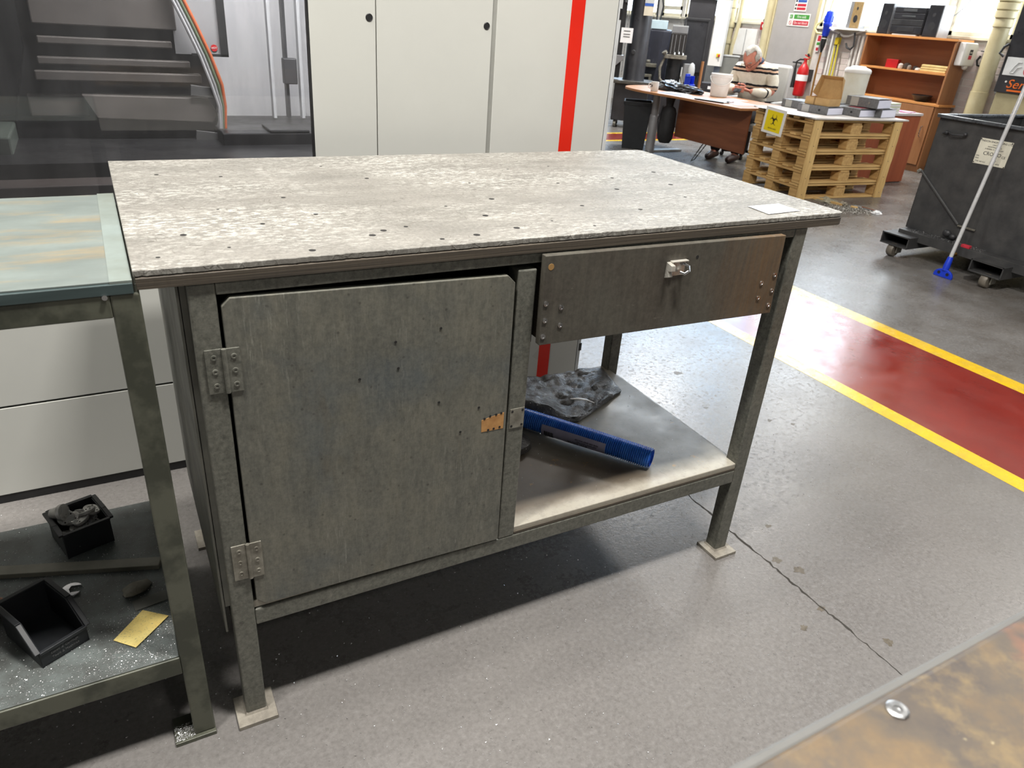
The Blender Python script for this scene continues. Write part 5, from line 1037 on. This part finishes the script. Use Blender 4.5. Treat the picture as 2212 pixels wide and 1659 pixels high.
# ------------------------------------------------------------------ office chair
oc = thing('office_chair', 'pale grey office armchair behind the seated man', 'chair', (6.86, 5.55, 0), -1.25)
CH = mat('pale grey leather', s(204,203,200), .45, 0, s(190,189,186), 4)
mb = MB(); n = 10
for sgn in (1,):
    pts = []
    for i in range(n+1):
        x = -.26+.52*i/n; pts.append((x, .22-.06*(1-(x/.26)**2)*-1-.05*(x/.26)**2))
    vs = [(x, y, z) for z in (.50, 1.05) for x, y in pts]+[(x, y+.09, z) for z in (.50, 1.05) for x, y in pts]; m_ = n+1
    fs = [(i, i+1, m_+i+1, m_+i) for i in range(n)]+[(2*m_+i+1, 2*m_+i, 3*m_+i, 3*m_+i+1) for i in range(n)]+[(m_+i, m_+i+1, 3*m_+i+1, 3*m_+i) for i in range(n)]+[(i+1, i, 2*m_+i, 2*m_+i+1) for i in range(n)]+[(0, m_, 3*m_, 2*m_), (n, 2*m_+n, 3*m_+n, m_+n)]
    mb.add(vs, fs)
mb.build('backrest', CH, oc, .03, seg=3, smooth=True); MB().box(-.26, .26, -.27, .24, .33, .412).build('seat', CH, oc, .03, seg=3)
for x in (-.31, .27): MB().box(x, x+.04, -.18, .20, .63, .67).box(x, x+.04, .10, .15, .36, .64).build('armrest', CH, oc, .012)
MB().lathe([(.03,.06),(.03,.335)], (0,0,0), 12).build('column', DKGREY, oc)
for i in range(5):
    a = 2*PI*i/5; MB().bar((0,0,.07),(.28*math.cos(a),.28*math.sin(a),.06),.035,.03).lathe([(.025,-.015),(.025,.015)], (.27*math.cos(a),.27*math.sin(a),.025), 10, 'x').build('base_arm', BLACK, oc)
# ------------------------------------------------------------------ seated man
man = thing('person', 'seated man in cream striped sweater and glasses looking down at a phone', 'person', (6.78, 5.56, 0), -1.20)
def skin_mesh(name, nodes, links, root, m, parent, sub=2):
    me = bpy.data.meshes.new(name); keys = list(nodes); ix = {k_: i for i, k_ in enumerate(keys)}
    me.from_pydata([nodes[k_][0] for k_ in keys], [(ix[a], ix[b]) for a, b in links], [])
    o = bpy.data.objects.new(name, me); COL.objects.link(o); sm = o.modifiers.new('skin', 'SKIN'); sm.use_smooth_shade = True
    for k_ in keys:
        r = nodes[k_][1]; d = me.skin_vertices[0].data[ix[k_]]; d.radius = r if isinstance(r, tuple) else (r, r); d.use_root = (k_ == root)
    ss = o.modifiers.new('sub', 'SUBSURF'); ss.levels = sub; ss.render_levels = sub
    dg = bpy.context.evaluated_depsgraph_get(); me2 = bpy.data.meshes.new_from_object(o.evaluated_get(dg)); bpy.data.objects.remove(o)
    return me2
N_ = {'pelvis': ((0,.06,.53),(.165,.125)), 'waist': ((0,.05,.68),(.165,.125)), 'chest': ((0,.01,.88),(.175,.125)), 'upper': ((0,-.02,1.00),(.14,.09)), 'neck': ((0,-.055,1.07),.058), 'neck2': ((0,-.11,1.09),.056)}
LK = [('pelvis','waist'),('waist','chest'),('chest','upper'),('upper','neck'),('neck','neck2')]
for sd, t_ in ((-1,'r'), (1,'l')):
    N_.update({'sh'+t_: ((sd*.185,.0,.985),.068), 'ua'+t_: ((sd*.245,-.01,.87),.056), 'el'+t_: ((sd*.255,-.05,.755),.046), 'fa'+t_: ((sd*.18,-.17,.755),.042), 'wr'+t_: ((sd*.085,-.275,.770),.028),
               'hip'+t_: ((sd*.095,.02,.52),.095), 'th'+t_: ((sd*.12,-.2,.52),.085), 'kn'+t_: ((sd*.13,-.40,.49),.062), 'ca'+t_: ((sd*.13,-.42,.30),.055), 'an'+t_: ((sd*.13,-.40,.10),.038), 'ft'+t_: ((sd*.13,-.50,.045),.036)})
    LK += [('upper','sh'+t_),('sh'+t_,'ua'+t_),('ua'+t_,'el'+t_),('el'+t_,'fa'+t_),('fa'+t_,'wr'+t_),('pelvis','hip'+t_),('hip'+t_,'th'+t_),('th'+t_,'kn'+t_),('kn'+t_,'ca'+t_),('ca'+t_,'an'+t_),('an'+t_,'ft'+t_)]
bm_ = skin_mesh('body', N_, LK, 'pelvis', SKIN, man)
mb = MB(); mb.v = [tuple(v.co) for v in bm_.vertices]; mb.f = [tuple(p.vertices) for p in bm_.polygons]; mb.m = [0]*len(mb.f)
# head with a face, looking down
Mh = Matrix.Translation((0,-.165,1.105))@Matrix.Rotation(math.radians(42), 4, 'X')@Matrix.Rotation(-.10, 4, 'Z')@Matrix.Scale(1.16, 4)
def head_pt(u, v, k_=1.0, face=True):
    th = PI*v; ph = 2*PI*u; x, y, z = math.sin(th)*math.sin(ph), -math.sin(th)*math.cos(ph), math.cos(th)
    X, Y, Z = x*.077, y*.098, z*.122
    if z < 0: X *= 1-.26*(-z)**1.3; Y *= 1-.10*(-z)
    if z < -.1 and y > 0: Y *= 1-.25*min(1, (-z-.1)*1.5)
    if face and y < 0:
        g = lambda cx, cz, sx, sz: math.exp(-((X-cx)/sx)**2-((Z-cz)/sz)**2)
        Y -= .026*g(0,-.022,.011,.020)+.010*g(0,.005,.009,.02)+.006*g(0,.032,.045,.012)+.008*g(0,-.098,.022,.016)+.005*g(0,-.062,.024,.008)
        Y += .010*(g(.031,.012,.014,.010)+g(-.031,.012,.014,.010))+.004*g(0,-.072,.02,.004)
    return Vector((X*k_, Y*k_, Z*k_))
nu, nv = 48, 36; st_ = len(mb.v)
vs = [head_pt(i/nu, j/nv) for j in range(nv+1) for i in range(nu)]
mb.add(vs, [(j*nu+i, (j+1)*nu+i, (j+1)*nu+(i+1) % nu, j*nu+(i+1) % nu) for j in range(nv) for i in range(nu)])
for sx in (-1, 1):
    mb.ball((sx*.078, .012, -.008), (.010, .020, .032), 10, 8)
mb.xf(Mh, st_)
# hands: palm, four fingers and thumb each, closed round the phone
def hand(sd):
    wr = Vector((sd*.085, -.275, .770)); pm = Vector((sd*.052, -.325, .785)); st = len(mb.v)
    mb.tube([wr, wr.lerp(pm, .5), pm, pm+Vector((-sd*.010,-.022,.006))], [.026,.032,.036,.022], 10, flat=.55)
    for i, L_ in enumerate((.070,.078,.072,.058)):
        b_ = pm+Vector((sd*.006-sd*.002*i, -.020+.012*i*-.2, .024-.017*i)); dirn = Vector((-sd*.55, -.75, .05)).normalized()
        k1_ = b_+dirn*L_*.42; k2_ = k1_+Vector((-sd*.95,-.10,.0)).normalized()*L_*.36; k3_ = k2_+Vector((-sd*.6,.75,.0)).normalized()*L_*.30
        mb.tube([b_, k1_, k2_, k3_, k3_+(k3_-k2_)*.1], [.0095,.009,.0085,.0075,.004], 8)
    tb_ = pm+Vector((-sd*.004,.018,.028)); mb.tube([tb_, tb_+Vector((-sd*.018,-.022,.022)), tb_+Vector((-sd*.036,-.050,.026)), tb_+Vector((-sd*.040,-.056,.025))], [.012,.011,.0095,.005], 8)
hand(1); hand(-1)
body = mb.build('body', SKIN, man, smooth=True)
hm = MB(); keep = []
for j in range(nv):
    for i in range(nu):
        q = [head_pt(((i+a) % nu)/nu, (j+b)/nv, 1.0, False) for a, b in ((0,0),(0,1),(1,1),(1,0))]; c_ = sum(q, Vector())/4
        top_ = c_.z > .076+(-c_.y*.12)+.02*abs(math.sin(c_.x*40)) and c_.y < .0; back_ = c_.y >= 0.0 and c_.z > -.035-.25*max(0, c_.y-.03)*1.0; side_ = abs(c_.x) > .060 and c_.z > .015 and c_.y > -.045
        if top_ or (back_ and not (c_.y < .03 and c_.z < -.01)) or side_:
            hm.add([p*1.03+Vector((0,0,.001)) for p in q], [(0,1,2,3)])
hm.xf(Mh); ho = hm.build('hair', HAIR, man, smooth=True); so = ho.modifiers.new('solid', 'SOLIDIFY'); so.thickness = .007; so.offset = .6
gm = MB()
for sx in (-1, 1):
    c_ = Vector((sx*.031, -.112, .004)); gm.tube([c_+Vector((.023*math.cos(a), .004*abs(math.cos(a)), .017*math.sin(a))) for a in [2*PI*i/18 for i in range(19)]], .0019, 6)
    gm.tube([(sx*.054, -.108, .006), (sx*.076, -.06, .004), (sx*.082, .01, .004)], .0019, 6)
gm.tube([(-.008,-.116,.006),(0,-.119,.009),(.008,-.116,.006)], .0018, 6); gm.xf(Mh).build('glasses', BLACK, man)
em = MB()
for sx in (-1, 1): em.ball((sx*.031,-.083,.011),(.012,.009,.006),12,8)
em.xf(Mh).build('eye', mat('lowered eyelid', s(176,112,96), .5), man, smooth=True)
bw_ = MB()
for sx in (-1, 1): bw_.tube([(sx*.016,-.100,.028),(sx*.034,-.097,.034),(sx*.05,-.084,.030)], .004, 6)
bw_.xf(Mh).build('eyebrow', HAIR, man)
MB().tube([(-.020,-.090,-.070),(0,-.0985,-.068),(.020,-.090,-.070)], .0032, 6).xf(Mh).build('mouth', mat('lips', s(176,92,86), .5), man)
# clothing
S_ = {k_: (N_[k_][0], tuple(q+.018 for q in (N_[k_][1] if isinstance(N_[k_][1], tuple) else (N_[k_][1],)*2))) for k_ in ('pelvis','waist','chest','upper')}
S_['pelvis'] = ((0,.06,.545),(.19,.15)); S_['neck'] = ((0,-.035,1.055),.082)
LS = [('pelvis','waist'),('waist','chest'),('chest','upper'),('upper','neck')]
for t_ in ('r','l'):
    for k_ in ('sh','ua','el'): S_[k_+t_] = (N_[k_+t_][0], N_[k_+t_][1]+.019)
    LS += [('upper','sh'+t_),('sh'+t_,'ua'+t_),('ua'+t_,'el'+t_)]
def cloth(name, S, L, root, m):
    me = skin_mesh(name, S, L, root, m, man); me.materials.clear(); me.materials.append(m); o = bpy.data.objects.new(name, me); COL.objects.link(o); o.parent = man
    for v in me.vertices: v.co += Vector((mn.noise(v.co*13), mn.noise(v.co*13+Vector((5,0,0))), mn.noise(v.co*9+Vector((0,7,0)))))*.010
    me.polygons.foreach_set('use_smooth', [True]*len(me.polygons)); return o
cloth('sweater', S_, LS, 'pelvis', SWT)
for t_ in ('r','l'):
    cloth('sleeve', {'e': (N_['el'+t_][0], .066), 'f': (N_['fa'+t_][0], .060), 'w': (Vector(N_['wr'+t_][0]).lerp(Vector(N_['fa'+t_][0]), .12), .044)}, [('e','f'),('f','w')], 'e', SWS)
T_ = {'pelvis': ((0,.06,.525),(.185,.14))}; LT = []
for sd, t_ in ((-1,'r'), (1,'l')):
    for k_ in ('hip','th','kn','ca','an'): T_[k_+t_] = (N_[k_+t_][0] if k_ != 'an' else (sd*.13,-.40,.065), N_[k_+t_][1]+(.017 if k_ != 'an' else .026))
    LT += [('pelvis','hip'+t_),('hip'+t_,'th'+t_),('th'+t_,'kn'+t_),('kn'+t_,'ca'+t_),('ca'+t_,'an'+t_)]
    MB().tube([(sd*.13,-.345,.05),(sd*.13,-.40,.055),(sd*.13,-.50,.047),(sd*.13,-.57,.036),(sd*.13,-.60,.03)], [.036,.046,.048,.040,.02], 14, flat=.95).build('shoe', SHOE, man, smooth=True)
cloth('trousers', T_, LT, 'pelvis', TROUS)
MB().tube([(.075*math.cos(a), -.055+.075*math.sin(a), 1.075+.028*math.sin(a)) for a in [2*PI*i/20-1.2 for i in range(20)]], .021, 8).build('collar', NAVY, man, smooth=True)
ph = MB().obox((0,0,0),(.082,.012,.16),(0,0,0)).build('phone', mat('black phone', s(18,18,20), .15), None, .004); ph.location = (6.78, 5.56, 0); Mm = Matrix.Translation((6.78,5.56,0))@Matrix.Rotation(-1.20,4,'Z'); ph.matrix_world = Mm@Matrix.Translation((0,-.362,.800))@Matrix.Rotation(math.radians(-52),4,'X'); tag(ph, 'black phone held in both hands of the seated man', 'phone')
